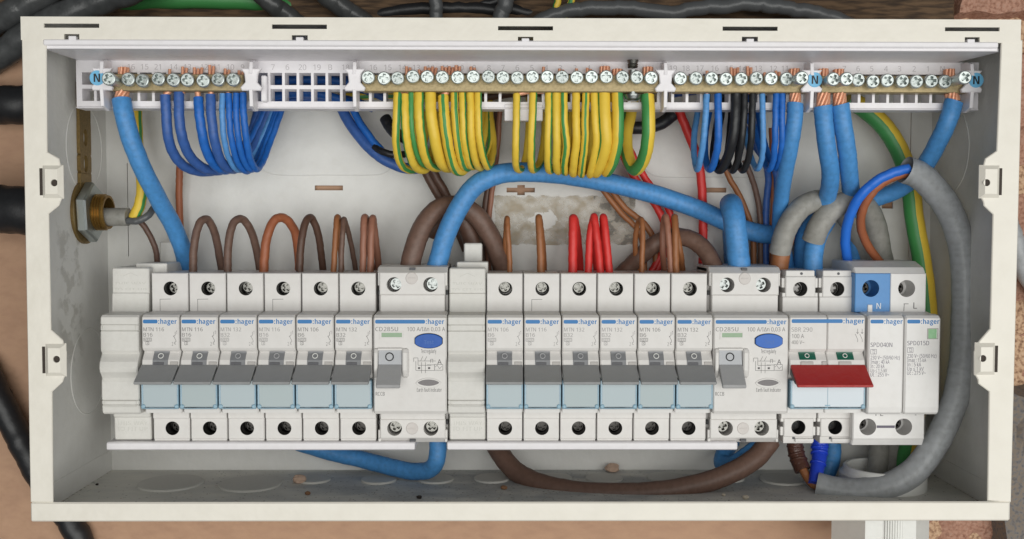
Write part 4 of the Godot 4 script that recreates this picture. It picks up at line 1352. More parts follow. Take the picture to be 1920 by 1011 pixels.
	lathe(st, V(195.2, 86.0, 62.5), V(0, 0, 1), [[2.35, 0], [2.35, 11.5]], 16)
	obj("shank", st, "zinc", t)


func rails() -> void:
	for r in [[-196.0, -50.4, "white plastic rail tray under the first row of breakers"], [-35.2, 102.6, "white plastic rail tray under the second row of breakers"]]:
		var t := thing("rail_tray", r[2], "rail tray", V((r[0] + r[1]) * 0.5, -86, 5), "rail trays")
		var st := mb()
		side(st, [-82.2, 6, -82.2, 48.2, -82.8, 49.0, -85.6, 49.0, -86.2, 48.0, -86.2, 6], r[0], r[1], 0.4)
		side(st, [-82.2, 4, -20, 4, -20, 14, -82.2, 14], r[0] + 6.0, r[1] - 6.0, 0.3)
		obj("tray", st, "carrier", t)
	for k in [[-181.1, -172.3, -6.0, 11.9, 13.5, "white plastic tab standing up behind the blank filler beside the thick blue cable"], [-27.9, -19.0, -5.2, 11.6, 28.0, "white plastic tab standing up between the two residual current sections below the brown arch"]]:
		var t := thing("rail_tab", k[5], "plastic tab", V(k[0], k[2], k[4]), "tabs on the rail")
		var st := mb()
		box(st, k[0], k[1], k[2], k[3], k[4] - 1.0, k[4] + 1.0, 0.6)
		box(st, k[0] - 3.0, k[1] + 3.0, k[2], k[2] + 8.0, k[4] - 1.4, 40.0, 0.4)
		obj("tab", st, "filler", t)


func devices() -> void:
	breaker(-174.50, 17.55, "MTN 116", "B16", "grey lever circuit breaker marked B16 next to the end blank filler", "first row of circuit breakers", true, false, "label_pale", true, 0.90)
	breaker(-156.84, 17.55, "MTN 116", "B16", "grey lever circuit breaker marked B16 in second place from the end filler", "first row of circuit breakers", true, false, "label_green", true, 0.70)
	breaker(-139.18, 17.55, "MTN 132", "B32", "grey lever circuit breaker with faded B32 print under a brown loop pair", "first row of circuit breakers", true, true, "label_pale", false, 0.20)
	breaker(-121.52, 17.55, "MTN 116", "B16", "grey lever circuit breaker marked B16 under the orange brown loop", "first row of circuit breakers", true, true, "label_green", true, 0.80)
	breaker(-103.86, 17.55, "MTN 106", "B6", "grey lever circuit breaker marked B6 under the dark brown loop", "first row of circuit breakers", true, false, "label_pale", false, 0.50)
	breaker(-86.20, 17.55, "MTN 132", "B32", "grey lever circuit breaker marked B32 against the residual device with the darker test button", "first row of circuit breakers", true, false, "label_pale", false, 0.45)
	breaker(-16.70, 17.4, "MTN 106", "B6", "grey lever circuit breaker marked B6 next to the middle blank filler", "second row of circuit breakers", true, true, "label_pale", false, 0.10)
	breaker(0.76, 17.4, "MTN 116", "B16", "grey lever circuit breaker marked B16 below a single upright brown wire", "second row of circuit breakers", true, true, "label_pale", true, 0.40)
	breaker(18.22, 17.4, "MTN 132", "B32", "grey lever circuit breaker marked B32 below the single thick red wire", "second row of circuit breakers", true, true, "label_green", false, 0.60)
	breaker(35.68, 17.4, "MTN 132", "B32", "grey lever circuit breaker marked B32 below the bunch of thin red wires", "second row of circuit breakers", true, true, "label_pale", false, 0.30)
	breaker(53.14, 17.4, "MTN 106", "B6", "grey lever circuit breaker marked B6 beneath thin crossing brown loops", "second row of circuit breakers", true, false, "label_green", false, 0.50)
	breaker(70.60, 17.4, "MTN 132", "B32", "grey lever circuit breaker marked B32 against the residual device with the lighter test button", "second row of circuit breakers", true, false, "label_pale", false, 0.20)
	residual(-68.4, 33.9, "residual current device with the darker blue test button, beside the middle blank filler", "button_blue", 0.6)
	residual(88.1, 34.8, "residual current device with the lighter blue test button, beside the red lever switch", "button_pale", -1.2)
	main_switch(123.1, 35.1)
	surge_device(158.5, 33.2)


func wires() -> void:
	wire("neutral_wire", "blue neutral wire under the first brass bar, first along from the thick cable", "wire", "blue wires looping under the first neutral bar", "blue_navy", 2.33, [V(-162.7, 79.3, 59.0), V(-162.3, 70.6, 59.0), V(-162.4, 61.1, 57.0), V(-161.6, 52.5, 50.0), V(-158.7, 47.5, 42.0), V(-152.8, 46.0, 32.0), V(-144.6, 49.1, 24.0), V(-137.7, 57.7, 20.0), V(-132.8, 68.4, 18.0), V(-130.0, 80.4, 17.0)], {"stub": [-160.6, 1.5, 1]})
	wire("neutral_wire", "blue neutral wire under the first brass bar, second along from the thick cable", "wire", "blue wires looping under the first neutral bar", "blue_navy", 2.33, [V(-156.4, 80.7, 59.0), V(-156.2, 70.5, 60.0), V(-155.7, 61.0, 58.0), V(-154.6, 52.5, 50.0), V(-151.1, 47.5, 42.0), V(-146.1, 46.5, 33.0), V(-140.4, 50.9, 25.0), V(-134.2, 61.7, 20.0), V(-129.9, 72.4, 18.0), V(-127.1, 81.7, 17.0)], {"stub": [-154.0, 2.6, 2]})
	wire("neutral_wire", "blue neutral wire under the first brass bar, third along from the thick cable", "wire", "blue wires looping under the first neutral bar", "blue_mid", 2.21, [V(-147.7, 78.1, 59.0), V(-147.0, 70.5, 60.0), V(-146.2, 61.0, 58.0), V(-145.6, 52.9, 52.0), V(-143.5, 47.4, 44.0), V(-140.9, 46.9, 35.0), V(-136.2, 53.4, 26.0), V(-131.6, 65.6, 20.0), V(-125.5, 80.4, 17.0)], {"stub": [-148.0, 2.3, 3]})
	wire("neutral_wire", "blue neutral wire under the first brass bar, fourth along from the thick cable", "wire", "blue wires looping under the first neutral bar", "blue_navy", 2.21, [V(-142.1, 79.5, 59.0), V(-141.6, 70.5, 60.0), V(-140.9, 59.8, 58.0), V(-140.3, 50.6, 50.0), V(-138.5, 46.8, 42.0), V(-136.0, 48.6, 32.0), V(-131.7, 57.5, 24.0), V(-128.1, 68.4, 19.0), V(-123.7, 81.2, 17.0)], {"stub": [-141.7, 3.4, 2]})
	wire("neutral_wire", "blue neutral wire under the first brass bar, fifth along from the thick cable", "wire", "blue wires looping under the first neutral bar", "blue_pale", 1.35, [V(-136.7, 80.0, 59.0), V(-136.6, 70.5, 60.0), V(-136.5, 59.8, 58.0), V(-136.0, 51.0, 51.0), V(-134.7, 46.5, 43.0), V(-132.9, 48.0, 34.0), V(-130.1, 57.5, 24.0), V(-124.6, 72.3, 19.0), V(-122.1, 81.2, 17.0)])
	wire("neutral_wire", "blue neutral wire under the first brass bar, sixth along from the thick cable", "wire", "blue wires looping under the first neutral bar", "blue_mid", 1.47, [V(-133.8, 80.1, 59.0), V(-133.4, 70.5, 60.0), V(-133.1, 59.8, 58.0), V(-132.4, 49.6, 50.0), V(-130.9, 45.8, 42.0), V(-129.6, 48.1, 33.0), V(-127.5, 57.5, 24.0), V(-123.0, 72.3, 19.0), V(-120.5, 81.2, 17.0)], {"stub": [-134.7, 1.8, 2]})
	wire("neutral_wire", "blue neutral wire under the first brass bar, seventh along from the thick cable", "wire", "blue wires looping under the first neutral bar", "blue_mid", 1.47, [V(-130.4, 80.3, 59.0), V(-130.3, 70.5, 60.0), V(-129.9, 59.8, 58.0), V(-129.6, 51.0, 51.0), V(-128.2, 46.5, 43.0), V(-126.8, 49.6, 34.0), V(-125.4, 60.1, 24.0), V(-121.7, 73.1, 19.0), V(-119.2, 81.2, 17.0)])
	wire("neutral_wire", "blue neutral wire under the first brass bar, eighth along from the thick cable", "wire", "blue wires looping under the first neutral bar", "blue_mid", 1.59, [V(-127.3, 80.3, 59.0), V(-126.9, 70.5, 60.0), V(-126.5, 59.9, 57.0), V(-126.6, 51.1, 50.0), V(-125.9, 46.8, 42.0), V(-125.0, 50.4, 33.0), V(-123.0, 62.3, 23.0), V(-119.6, 74.2, 19.0), V(-117.6, 81.8, 17.0)], {"stub": [-128.4, 1.0, 2]})
	wire("earth_wire", "green and yellow earth wire in the first bunch, first from the dark blue wire", "wire", "earth wires looping under the earth bar before the moulded lug", "earth", 1.84, [V(-57.1, 81.2, 59.0), V(-57.2, 70.6, 61.0), V(-57.9, 60.4, 59.0), V(-57.4, 51.6, 52.0), V(-55.5, 47.4, 44.0), V(-50.8, 47.7, 34.0), V(-47.8, 60.1, 26.0), V(-46.1, 77.5, 21.0), V(-45.6, 89.4, 20.0)], {"stripe": -0.9, "half": 0.5, "stub": [-52.2, 3.0, 2]})
	wire("earth_wire", "green and yellow earth wire in the first bunch, second from the dark blue wire", "wire", "earth wires looping under the earth bar before the moulded lug", "earth", 1.96, [V(-53.7, 79.8, 59.0), V(-53.5, 70.6, 61.0), V(-53.0, 60.4, 59.0), V(-51.6, 51.6, 53.0), V(-49.6, 47.3, 45.0), V(-45.6, 47.6, 35.0), V(-42.6, 60.1, 26.0), V(-40.8, 77.5, 21.0), V(-40.3, 89.4, 20.0)], {"stripe": 1.2, "half": 0.45})
	wire("earth_wire", "green and yellow earth wire in the first bunch, third from the dark blue wire", "wire", "earth wires looping under the earth bar before the moulded lug", "earth", 1.47, [V(-50.8, 81.0, 59.0), V(-50.7, 70.7, 60.0), V(-50.2, 61.2, 58.0), V(-48.5, 53.1, 52.0), V(-46.3, 49.1, 45.0), V(-42.5, 49.2, 35.0), V(-39.5, 60.1, 26.0), V(-37.6, 77.5, 21.0), V(-37.1, 89.5, 20.0)], {"stripe": 0, "half": 1.0})
	wire("earth_wire", "green and yellow earth wire in the first bunch, fourth from the dark blue wire", "wire", "earth wires looping under the earth bar before the moulded lug", "earth", 2.21, [V(-47.1, 81.2, 59.0), V(-47.0, 70.6, 61.0), V(-46.2, 60.4, 59.0), V(-45.0, 52.6, 53.0), V(-43.1, 48.6, 45.0), V(-39.2, 48.7, 35.0), V(-36.1, 60.1, 26.0), V(-34.2, 77.6, 21.0), V(-33.7, 89.5, 20.0)], {"stripe": -1.1, "half": 0.5, "stub": [-46.4, 1.6, 2]})
	wire("earth_wire", "green and yellow earth wire in the first bunch, fifth from the dark blue wire", "wire", "earth wires looping under the earth bar before the moulded lug", "earth", 2.57, [V(-42.0, 81.7, 59.0), V(-41.6, 70.6, 61.0), V(-40.1, 60.4, 59.0), V(-38.5, 52.1, 53.0), V(-36.5, 48.1, 45.0), V(-32.8, 49.2, 35.0), V(-29.5, 60.1, 26.0), V(-27.6, 77.6, 21.0), V(-27.1, 89.5, 20.0)], {"stripe": 3, "half": 0.4, "stub": [-42.2, 3.0, 4]})
	wire("earth_wire", "green and yellow earth wire in the first bunch, sixth from the dark blue wire", "wire", "earth wires looping under the earth bar before the moulded lug", "earth", 2.45, [V(-36.2, 79.1, 59.0), V(-35.6, 70.6, 61.0), V(-34.5, 60.4, 59.0), V(-32.9, 51.1, 53.0), V(-30.8, 46.4, 45.0), V(-27.1, 47.7, 35.0), V(-23.8, 60.1, 26.0), V(-21.8, 77.6, 21.0), V(-21.3, 89.5, 20.0)], {"stripe": 0, "half": 0.42, "stub": [-34.5, 3.2, 4]})
	wire("earth_wire", "green and yellow earth wire in the first bunch, seventh from the dark blue wire", "wire", "earth wires looping under the earth bar before the moulded lug", "earth", 1.72, [V(-31.1, 81.3, 59.0), V(-30.7, 70.7, 61.0), V(-29.9, 60.4, 59.0), V(-28.7, 52.1, 53.0), V(-27.2, 47.9, 45.0), V(-24.5, 48.7, 35.0), V(-21.2, 60.1, 26.0), V(-19.2, 77.6, 21.0), V(-18.7, 89.5, 20.0)], {"stripe": -0.5, "half": 0.4, "stub": [-29.6, 3.6, 2]})
	wire("earth_wire", "green and yellow earth wire in the first bunch, eighth from the dark blue wire", "wire", "earth wires looping under the earth bar before the moulded lug", "earth", 1.59, [V(-27.4, 81.3, 59.0), V(-27.1, 70.7, 61.0), V(-26.7, 60.4, 59.0), V(-25.7, 53.1, 53.0), V(-24.5, 48.6, 45.0), V(-22.0, 49.2, 35.0), V(-18.6, 60.2, 26.0), V(-16.6, 77.6, 21.0), V(-16.1, 89.5, 20.0)], {"stripe": -1.1, "half": 0.5})
	wire("earth_wire", "green and yellow earth wire in the first bunch, ninth from the dark blue wire", "wire", "earth wires looping under the earth bar before the moulded lug", "earth", 1.72, [V(-23.8, 81.3, 59.0), V(-23.5, 70.7, 61.0), V(-23.3, 60.5, 59.0), V(-22.2, 52.6, 53.0), V(-20.7, 48.1, 45.0), V(-18.4, 49.0, 35.0), V(-14.9, 60.2, 26.0), V(-15.5, 77.6, 21.0), V(-16.1, 89.5, 20.0)], {"stripe": 3, "half": 0.4, "stub": [-22.8, 3.0, 2]})
	wire("earth_wire", "green and yellow earth wire in the first bunch, tenth from the dark blue wire", "wire", "earth wires looping under the earth bar before the moulded lug", "earth", 1.72, [V(-20.3, 81.3, 59.0), V(-20.1, 70.7, 61.0), V(-19.6, 60.5, 59.0), V(-18.0, 52.1, 53.0), V(-16.2, 47.9, 45.0), V(-14.3, 51.8, 35.0), V(-13.6, 60.2, 26.0), V(-15.5, 77.6, 21.0), V(-16.1, 89.5, 20.0)], {"stripe": -1.0, "half": 0.5})
	wire("earth_wire", "green and yellow earth wire in the second bunch, first along from the moulded lug", "wire", "earth wires looping under the earth bar past the moulded lug", "earth", 1.72, [V(-2.6, 80.1, 59.0), V(-2.8, 68.3, 61.0), V(-3.0, 55.2, 58.0), V(-2.9, 49.2, 52.0), V(-1.8, 46.7, 44.0), V(1.2, 49.4, 32.0), V(3.4, 61.6, 25.0), V(4.0, 77.6, 21.0), V(4.0, 89.6, 20.0)], {"stripe": -1.5, "half": 0.5, "stub": [3.7, 1.0, 1]})
	wire("earth_wire", "green and yellow earth wire in the second bunch, second along from the moulded lug", "wire", "earth wires looping under the earth bar past the moulded lug", "earth", 1.84, [V(5.0, 81.4, 59.0), V(4.5, 68.3, 61.0), V(4.1, 57.7, 58.0), V(4.3, 49.8, 52.0), V(5.2, 46.7, 44.0), V(8.9, 50.5, 32.0), V(11.3, 61.6, 25.0), V(11.9, 77.7, 21.0), V(11.9, 89.6, 20.0)], {"stripe": -1.2, "half": 0.55, "stub": [9.6, 3.0, 1]})
	wire("earth_wire", "green and yellow earth wire in the second bunch, third along from the moulded lug", "wire", "earth wires looping under the earth bar past the moulded lug", "earth", 1.72, [V(12.0, 81.4, 59.0), V(11.8, 68.3, 61.0), V(11.7, 56.5, 58.0), V(12.0, 49.3, 52.0), V(13.1, 46.2, 44.0), V(17.2, 50.0, 32.0), V(19.6, 61.6, 25.0), V(20.3, 77.7, 21.0), V(20.4, 89.6, 20.0)], {"stripe": -1.2, "half": 0.5})
	wire("earth_wire", "green and yellow earth wire in the second bunch, fourth along from the moulded lug", "wire", "earth wires looping under the earth bar past the moulded lug", "earth", 1.84, [V(15.5, 81.4, 59.0), V(15.4, 68.3, 61.0), V(15.8, 56.5, 58.0), V(15.9, 49.3, 52.0), V(17.1, 46.0, 44.0), V(20.3, 50.0, 32.0), V(22.8, 61.6, 25.0), V(23.5, 77.7, 21.0), V(23.5, 89.6, 20.0)], {"stripe": 3, "half": 0.4, "stub": [17.6, 2.2, 2]})
	wire("earth_wire", "green and yellow earth wire in the second bunch, fifth along from the moulded lug", "wire", "earth wires looping under the earth bar past the moulded lug", "earth", 1.72, [V(18.9, 81.4, 59.0), V(19.0, 68.4, 61.0), V(20.3, 56.5, 58.0), V(19.7, 49.3, 52.0), V(20.4, 45.5, 44.0), V(23.9, 49.5, 32.0), V(26.5, 61.6, 25.0), V(27.2, 77.7, 21.0), V(27.2, 89.6, 20.0)], {"stripe": 0.6, "half": 0.45})
	wire("earth_wire", "green and yellow earth wire in the second bunch, sixth along from the moulded lug", "wire", "earth wires looping under the earth bar past the moulded lug", "earth", 1.84, [V(24.5, 81.4, 59.0), V(24.4, 68.4, 61.0), V(24.8, 58.9, 59.0), V(24.1, 49.3, 52.0), V(24.4, 44.8, 44.0), V(27.6, 49.0, 32.0), V(30.1, 61.6, 25.0), V(30.9, 77.7, 21.0), V(30.9, 89.6, 20.0)], {"stripe": 3, "half": 0.4, "stub": [24.7, 2.3, 1]})
	wire("earth_wire", "green and yellow earth wire in the second bunch, seventh along from the moulded lug", "wire", "earth wires looping under the earth bar past the moulded lug", "earth", 1.72, [V(29.1, 81.4, 59.0), V(28.5, 68.4, 61.0), V(28.7, 58.9, 59.0), V(28.1, 49.3, 52.0), V(28.2, 44.5, 44.0), V(31.2, 49.0, 32.0), V(33.8, 61.6, 25.0), V(34.6, 77.7, 21.0), V(34.6, 89.6, 20.0)], {"stripe": 0, "half": 0.4})
	wire("earth_wire", "green and yellow earth wire in the second bunch, eighth along from the moulded lug", "wire", "earth wires looping under the earth bar past the moulded lug", "earth", 1.72, [V(32.8, 81.4, 59.0), V(33.1, 68.4, 61.0), V(33.9, 58.9, 59.0), V(32.8, 49.3, 52.0), V(32.3, 44.3, 44.0), V(34.8, 49.0, 32.0), V(37.5, 61.7, 25.0), V(38.3, 77.7, 21.0), V(38.3, 89.7, 20.0)], {"stripe": 3, "half": 0.4, "stub": [30.3, 2.6, 2]})
	wire("earth_wire", "green and yellow earth wire in the second bunch, ninth along from the moulded lug", "wire", "earth wires looping under the earth bar past the moulded lug", "earth", 2.82, [V(37.2, 81.4, 59.0), V(37.5, 68.4, 61.0), V(38.3, 58.9, 59.0), V(36.8, 50.1, 52.0), V(35.0, 45.5, 44.0), V(37.4, 50.8, 32.0), V(40.1, 61.7, 25.0), V(40.9, 77.7, 21.0), V(41.0, 89.7, 20.0)], {"stripe": 1.35, "half": 0.5, "stub": [37.6, 3.6, 4]})
	wire("earth_wire", "green and yellow earth wire in the second bunch, tenth along from the moulded lug", "wire", "earth wires looping under the earth bar past the moulded lug", "earth", 2.70, [V(43.3, 81.9, 59.0), V(43.6, 68.4, 61.0), V(43.5, 57.8, 58.0), V(42.2, 50.1, 52.0), V(40.3, 45.8, 44.0), V(42.1, 50.8, 32.0), V(44.8, 61.7, 25.0), V(45.7, 77.7, 21.0), V(45.7, 89.7, 20.0)], {"stripe": -0.9, "half": 0.8, "stub": [43.4, 2.4, 3]})
	wire("earth_wire", "thick green and yellow earth wire looping alone beside the fixing bolt", "wire", "", "earth", 3.07, [V(57.2, 79.8, 59.0), V(57.5, 68.4, 61.0), V(57.5, 58.3, 58.0), V(56.4, 50.2, 50.0), V(53.7, 46.9, 42.0), V(51.4, 52.9, 36.0), V(51.0, 63.9, 30.0), V(53.6, 75.5, 25.0), V(55.5, 86.8, 22.0)], {"stripe": 0.9, "half": 0.85, "stub": [57.3, 3.4, 4]})
	wire("blue_wire", "blue neutral wire lying behind the empty grid holes, first from the top", "wire", "blue wires behind the empty grid holes", "blue_navy", 1.97, [V(-131.9, 89.9, 26.0), V(-118.9, 93.1, 26.0), V(-102.1, 94.4, 26.0), V(-82.6, 92.9, 26.0), V(-72.2, 89.1, 26.0)])
	wire("blue_wire", "blue neutral wire lying behind the empty grid holes, second from the top", "wire", "blue wires behind the empty grid holes", "blue_mid", 1.95, [V(-134.9, 86.3, 30.0), V(-122.0, 89.4, 30.0), V(-104.6, 90.7, 30.0), V(-84.6, 89.3, 30.0), V(-74.3, 85.4, 30.0)])
	wire("blue_wire", "blue neutral wire lying behind the empty grid holes, third from the top", "wire", "blue wires behind the empty grid holes", "blue_navy", 1.98, [V(-130.4, 84.0, 22.0), V(-117.3, 87.2, 22.0), V(-98.9, 88.5, 22.0), V(-78.0, 87.0, 22.0), V(-67.5, 83.1, 22.0)])
	wire("blue_wire", "blue neutral wire lying behind the empty grid holes, fourth from the top", "wire", "blue wires behind the empty grid holes", "blue_mid", 1.96, [V(-131.6, 79.9, 28.0), V(-118.6, 83.0, 28.0), V(-106.9, 84.3, 28.0), V(-92.7, 82.8, 28.0), V(-82.4, 79.0, 28.0)])
	wire("blue_wire", "blue neutral wire lying behind the empty grid holes, fifth from the top", "wire", "blue wires behind the empty grid holes", "blue_navy", 1.99, [V(-125.7, 78.8, 20.0), V(-112.5, 81.9, 20.0), V(-99.3, 83.3, 20.0), V(-83.5, 81.7, 20.0), V(-73.0, 77.8, 20.0)])
	wire("earth_wire", "green and yellow earth wire lying behind the terminal grid, first along", "wire", "earth wires behind the grid", "earth", 2.00, [V(-102.3, 90.6, 18.0), V(-89.1, 92.2, 18.0), V(-79.8, 93.3, 18.0), V(-67.9, 91.5, 18.0), V(-57.4, 89.1, 18.0)], {"stripe": 0.5, "half": 0.5})
	wire("earth_wire", "green and yellow earth wire lying behind the terminal grid, second along", "wire", "earth wires behind the grid", "earth", 2.00, [V(-99.7, 82.2, 18.0), V(-86.5, 83.8, 18.0), V(-60.0, 84.9, 18.0), V(-30.9, 83.2, 18.0), V(-20.3, 80.8, 18.0)], {"stripe": 0.5, "half": 0.5})
	wire("earth_wire", "green and yellow earth wire lying behind the terminal grid, third along", "wire", "earth wires behind the grid", "earth", 1.99, [V(-46.6, 91.5, 20.0), V(-33.5, 93.1, 20.0), V(11.4, 94.3, 20.0), V(58.9, 92.6, 20.0), V(69.5, 90.3, 20.0)], {"stripe": 0.5, "half": 0.5})
	wire("earth_wire", "green and yellow earth wire lying behind the terminal grid, fourth along", "wire", "earth wires behind the grid", "earth", 1.99, [V(-30.8, 84.8, 20.0), V(-17.6, 86.4, 20.0), V(18.0, 87.5, 20.0), V(56.3, 85.8, 20.0), V(66.9, 83.4, 20.0)], {"stripe": 0.5, "half": 0.5})
	wire("earth_wire", "green and yellow earth wire lying behind the terminal grid, fifth along", "wire", "earth wires behind the grid", "earth", 1.98, [V(63.9, 87.9, 22.0), V(77.1, 89.5, 22.0), V(78.4, 90.5, 22.0), V(82.4, 88.7, 22.0), V(92.9, 86.4, 22.0)], {"stripe": 0.5, "half": 0.5})
	wire("black_wire", "black wire lying behind the terminal grid, first along", "wire", "wires behind the grid", "black", 1.97, [V(-51.4, 89.6, 26.0), V(-41.0, 91.2, 26.0), V(-28.0, 92.3, 26.0), V(-14.9, 90.5, 26.0), V(-4.5, 88.2, 26.0)])
	wire("brown_wire", "dark brown wire lying behind the terminal grid, second along", "wire", "wires behind the grid", "brown_dark", 1.98, [V(-20.2, 82.7, 24.0), V(-9.7, 84.3, 24.0), V(6.0, 85.4, 24.0), V(21.7, 83.6, 24.0), V(32.2, 81.3, 24.0)])
	wire("black_wire", "black wire lying behind the terminal grid, third along", "wire", "wires behind the grid", "black", 1.97, [V(26.8, 89.8, 26.0), V(37.2, 91.4, 26.0), V(49.0, 92.5, 26.0), V(60.7, 90.7, 26.0), V(71.2, 88.4, 26.0)])
	wire("blue_wire", "dark blue wire lying behind the terminal grid, fourth along", "wire", "wires behind the grid", "blue_navy", 1.97, [V(71.2, 84.3, 26.0), V(81.7, 85.8, 26.0), V(93.4, 86.9, 26.0), V(105.2, 85.1, 26.0), V(115.7, 82.8, 26.0)])
	wire("blue_wire", "blue wire lying behind the terminal grid, fifth along", "wire", "wires behind the grid", "blue_mid", 1.95, [V(73.1, 88.9, 30.0), V(83.5, 90.5, 30.0), V(91.3, 91.5, 30.0), V(99.1, 89.7, 30.0), V(109.5, 87.4, 30.0)])
	wire("black_wire", "black wire lying behind the terminal grid, sixth along", "wire", "wires behind the grid", "black", 1.98, [V(92.6, 83.0, 24.0), V(103.1, 84.6, 24.0), V(108.3, 85.6, 24.0), V(113.6, 83.8, 24.0), V(124.1, 81.5, 24.0)])
	wire("neutral_wire", "pale blue wire looping under the second neutral bar", "wire", "wires looping under the second neutral bar", "blue_pale", 1.47, [V(84.3, 80.4, 59.0), V(83.5, 68.6, 60.0), V(83.2, 58.4, 57.0), V(83.1, 49.5, 50.0), V(83.1, 46.9, 44.0), V(83.2, 53.2, 36.0), V(84.6, 65.4, 28.0), V(87.9, 79.2, 21.0), V(89.6, 88.5, 20.0)], {"stub": [84.4, 1.4, 1]})
	wire("neutral_wire", "bright blue wire looping under the second neutral bar", "wire", "wires looping under the second neutral bar", "blue_mid", 1.72, [V(89.4, 80.4, 59.0), V(89.6, 68.6, 60.0), V(90.1, 58.4, 57.0), V(89.9, 50.0, 50.0), V(89.1, 46.9, 44.0), V(88.6, 52.4, 36.0), V(90.0, 65.5, 27.0), V(93.2, 77.9, 21.0), V(94.4, 88.5, 20.0)])
	wire("neutral_wire", "thick black wire looping under the second neutral bar", "wire", "wires looping under the second neutral bar", "black", 2.33, [V(97.7, 80.6, 59.0), V(97.2, 68.6, 60.0), V(96.5, 58.4, 57.0), V(95.4, 50.6, 50.0), V(93.9, 46.9, 44.0), V(93.0, 51.9, 36.0), V(95.8, 65.5, 27.0), V(99.0, 77.9, 21.0), V(100.2, 88.5, 20.0)], {"stub": [96.9, 3.0, 3]})
	wire("neutral_wire", "middle black wire looping under the second neutral bar", "wire", "wires looping under the second neutral bar", "black", 1.59, [V(101.6, 80.6, 59.0), V(101.1, 68.6, 60.0), V(100.9, 58.4, 57.0), V(100.6, 50.1, 50.0), V(100.0, 46.4, 44.0), V(99.2, 51.4, 36.0), V(102.1, 65.5, 27.0), V(104.3, 77.9, 21.0), V(105.5, 88.5, 20.0)])
	wire("neutral_wire", "last black wire looping under the second neutral bar", "wire", "wires looping under the second neutral bar", "black", 1.59, [V(105.3, 80.7, 59.0), V(105.0, 68.7, 60.0), V(105.3, 58.5, 57.0), V(105.4, 50.1, 50.0), V(104.8, 46.4, 44.0), V(104.3, 51.4, 36.0), V(107.3, 65.5, 27.0), V(109.6, 77.9, 21.0), V(110.8, 88.5, 20.0)], {"stub": [103.7, 3.5, 2]})
	wire("neutral_wire", "pale blue second wire looping under the second neutral bar", "wire", "wires looping under the second neutral bar", "blue_pale", 1.35, [V(109.7, 80.4, 59.0), V(109.9, 68.7, 60.0), V(111.0, 58.5, 57.0), V(111.9, 50.6, 50.0), V(111.7, 47.2, 44.0), V(111.0, 52.0, 36.0), V(109.9, 64.2, 27.0), V(109.1, 77.9, 21.0), V(108.7, 88.5, 20.0)], {"stub": [110.8, 0.7, 1]})
	wire("neutral_wire", "blue, inner of a close pair, wire looping under the second neutral bar", "wire", "wires looping under the second neutral bar", "blue_mid", 1.47, [V(116.1, 80.7, 59.0), V(115.7, 68.7, 60.0), V(116.4, 58.5, 57.0), V(117.4, 50.1, 50.0), V(117.2, 46.9, 44.0), V(116.7, 51.5, 36.0), V(115.2, 64.3, 27.0), V(113.8, 77.9, 21.0), V(112.9, 88.5, 20.0)], {"stub": [116.7, 1.5, 2]})
	wire("neutral_wire", "blue, outer of a close pair, wire looping under the second neutral bar", "wire", "wires looping under the second neutral bar", "blue_mid", 1.47, [V(118.8, 80.7, 59.0), V(118.7, 68.7, 60.0), V(119.6, 58.5, 57.0), V(120.6, 50.6, 50.0), V(120.5, 47.5, 44.0), V(120.0, 51.5, 36.0), V(118.3, 64.3, 27.0), V(117.0, 77.9, 21.0), V(116.1, 88.5, 20.0)])
	wire("blue_cable", "heavy blue cable running down from the first neutral bar past the brass gland", "cable", "heavy blue cables", "blue", 4.28, [V(-182.2, 77.2, 60.0), V(-180.7, 70.3, 61.0), V(-178.7, 59.6, 59.0), V(-175.4, 45.9, 53.0), V(-172.0, 32.1, 42.0), V(-168.8, 18.2, 29.0), V(-167.9, 5.4, 18.0), V(-169.6, -6.3, 9.0), V(-170.0, -17.2, 8.0)], {"stub": [-181.6, 2.6, 1]})
	wire("blue_cable", "heavy blue cable at the end of the second neutral bar beside the black wires", "cable", "heavy blue cables", "blue", 3.67, [V(124.7, 76.2, 60.0), V(124.3, 67.5, 60.0), V(123.9, 56.9, 56.0), V(124.3, 45.1, 46.0), V(126.0, 34.1, 34.0), V(128.1, 21.2, 24.0), V(131.5, 7.9, 20.0), V(137.1, -5.9, 10.0)], {"stub": [124.5, 2.8, 1]})
	wire("blue_cable", "heavy blue cable, first of the close pair beside the middle N disc", "cable", "heavy blue cables", "blue", 4.16, [V(137.4, 75.0, 60.0), V(138.0, 67.5, 60.0), V(140.6, 55.6, 57.0), V(144.5, 44.9, 50.0), V(147.2, 35.3, 38.0), V(146.8, 26.5, 28.0), V(142.0, 15.9, 20.0), V(143.1, -5.9, 10.0)], {"stub": [137.7, 2.8, 1]})
	wire("blue_cable", "heavy blue cable, second of the close pair beside the empty bar holes", "cable", "heavy blue cables", "blue", 4.16, [V(145.2, 75.8, 60.0), V(146.5, 67.5, 60.0), V(150.0, 55.7, 56.0), V(153.9, 45.0, 48.0), V(159.8, 36.7, 34.0), V(166.5, 21.3, 20.0), V(169.8, -5.9, 10.0)], {"stub": [144.8, 2.6, 1]})
	wire("blue_cable", "heavy blue cable from the last N disc slanting behind the cut grey cable", "cable", "heavy blue cables", "blue", 4.16, [V(197.5, 77.4, 60.0), V(195.0, 68.9, 60.0), V(192.9, 58.9, 54.0), V(190.3, 47.8, 44.0), V(184.6, 38.9, 33.0), V(174.6, 33.6, 25.0), V(163.1, 29.8, 20.0), V(153.5, 26.1, 17.0), V(146.8, 13.2, 13.0), V(147.5, -6.0, 8.0)], {"stub": [195.7, 2.8, 1]})
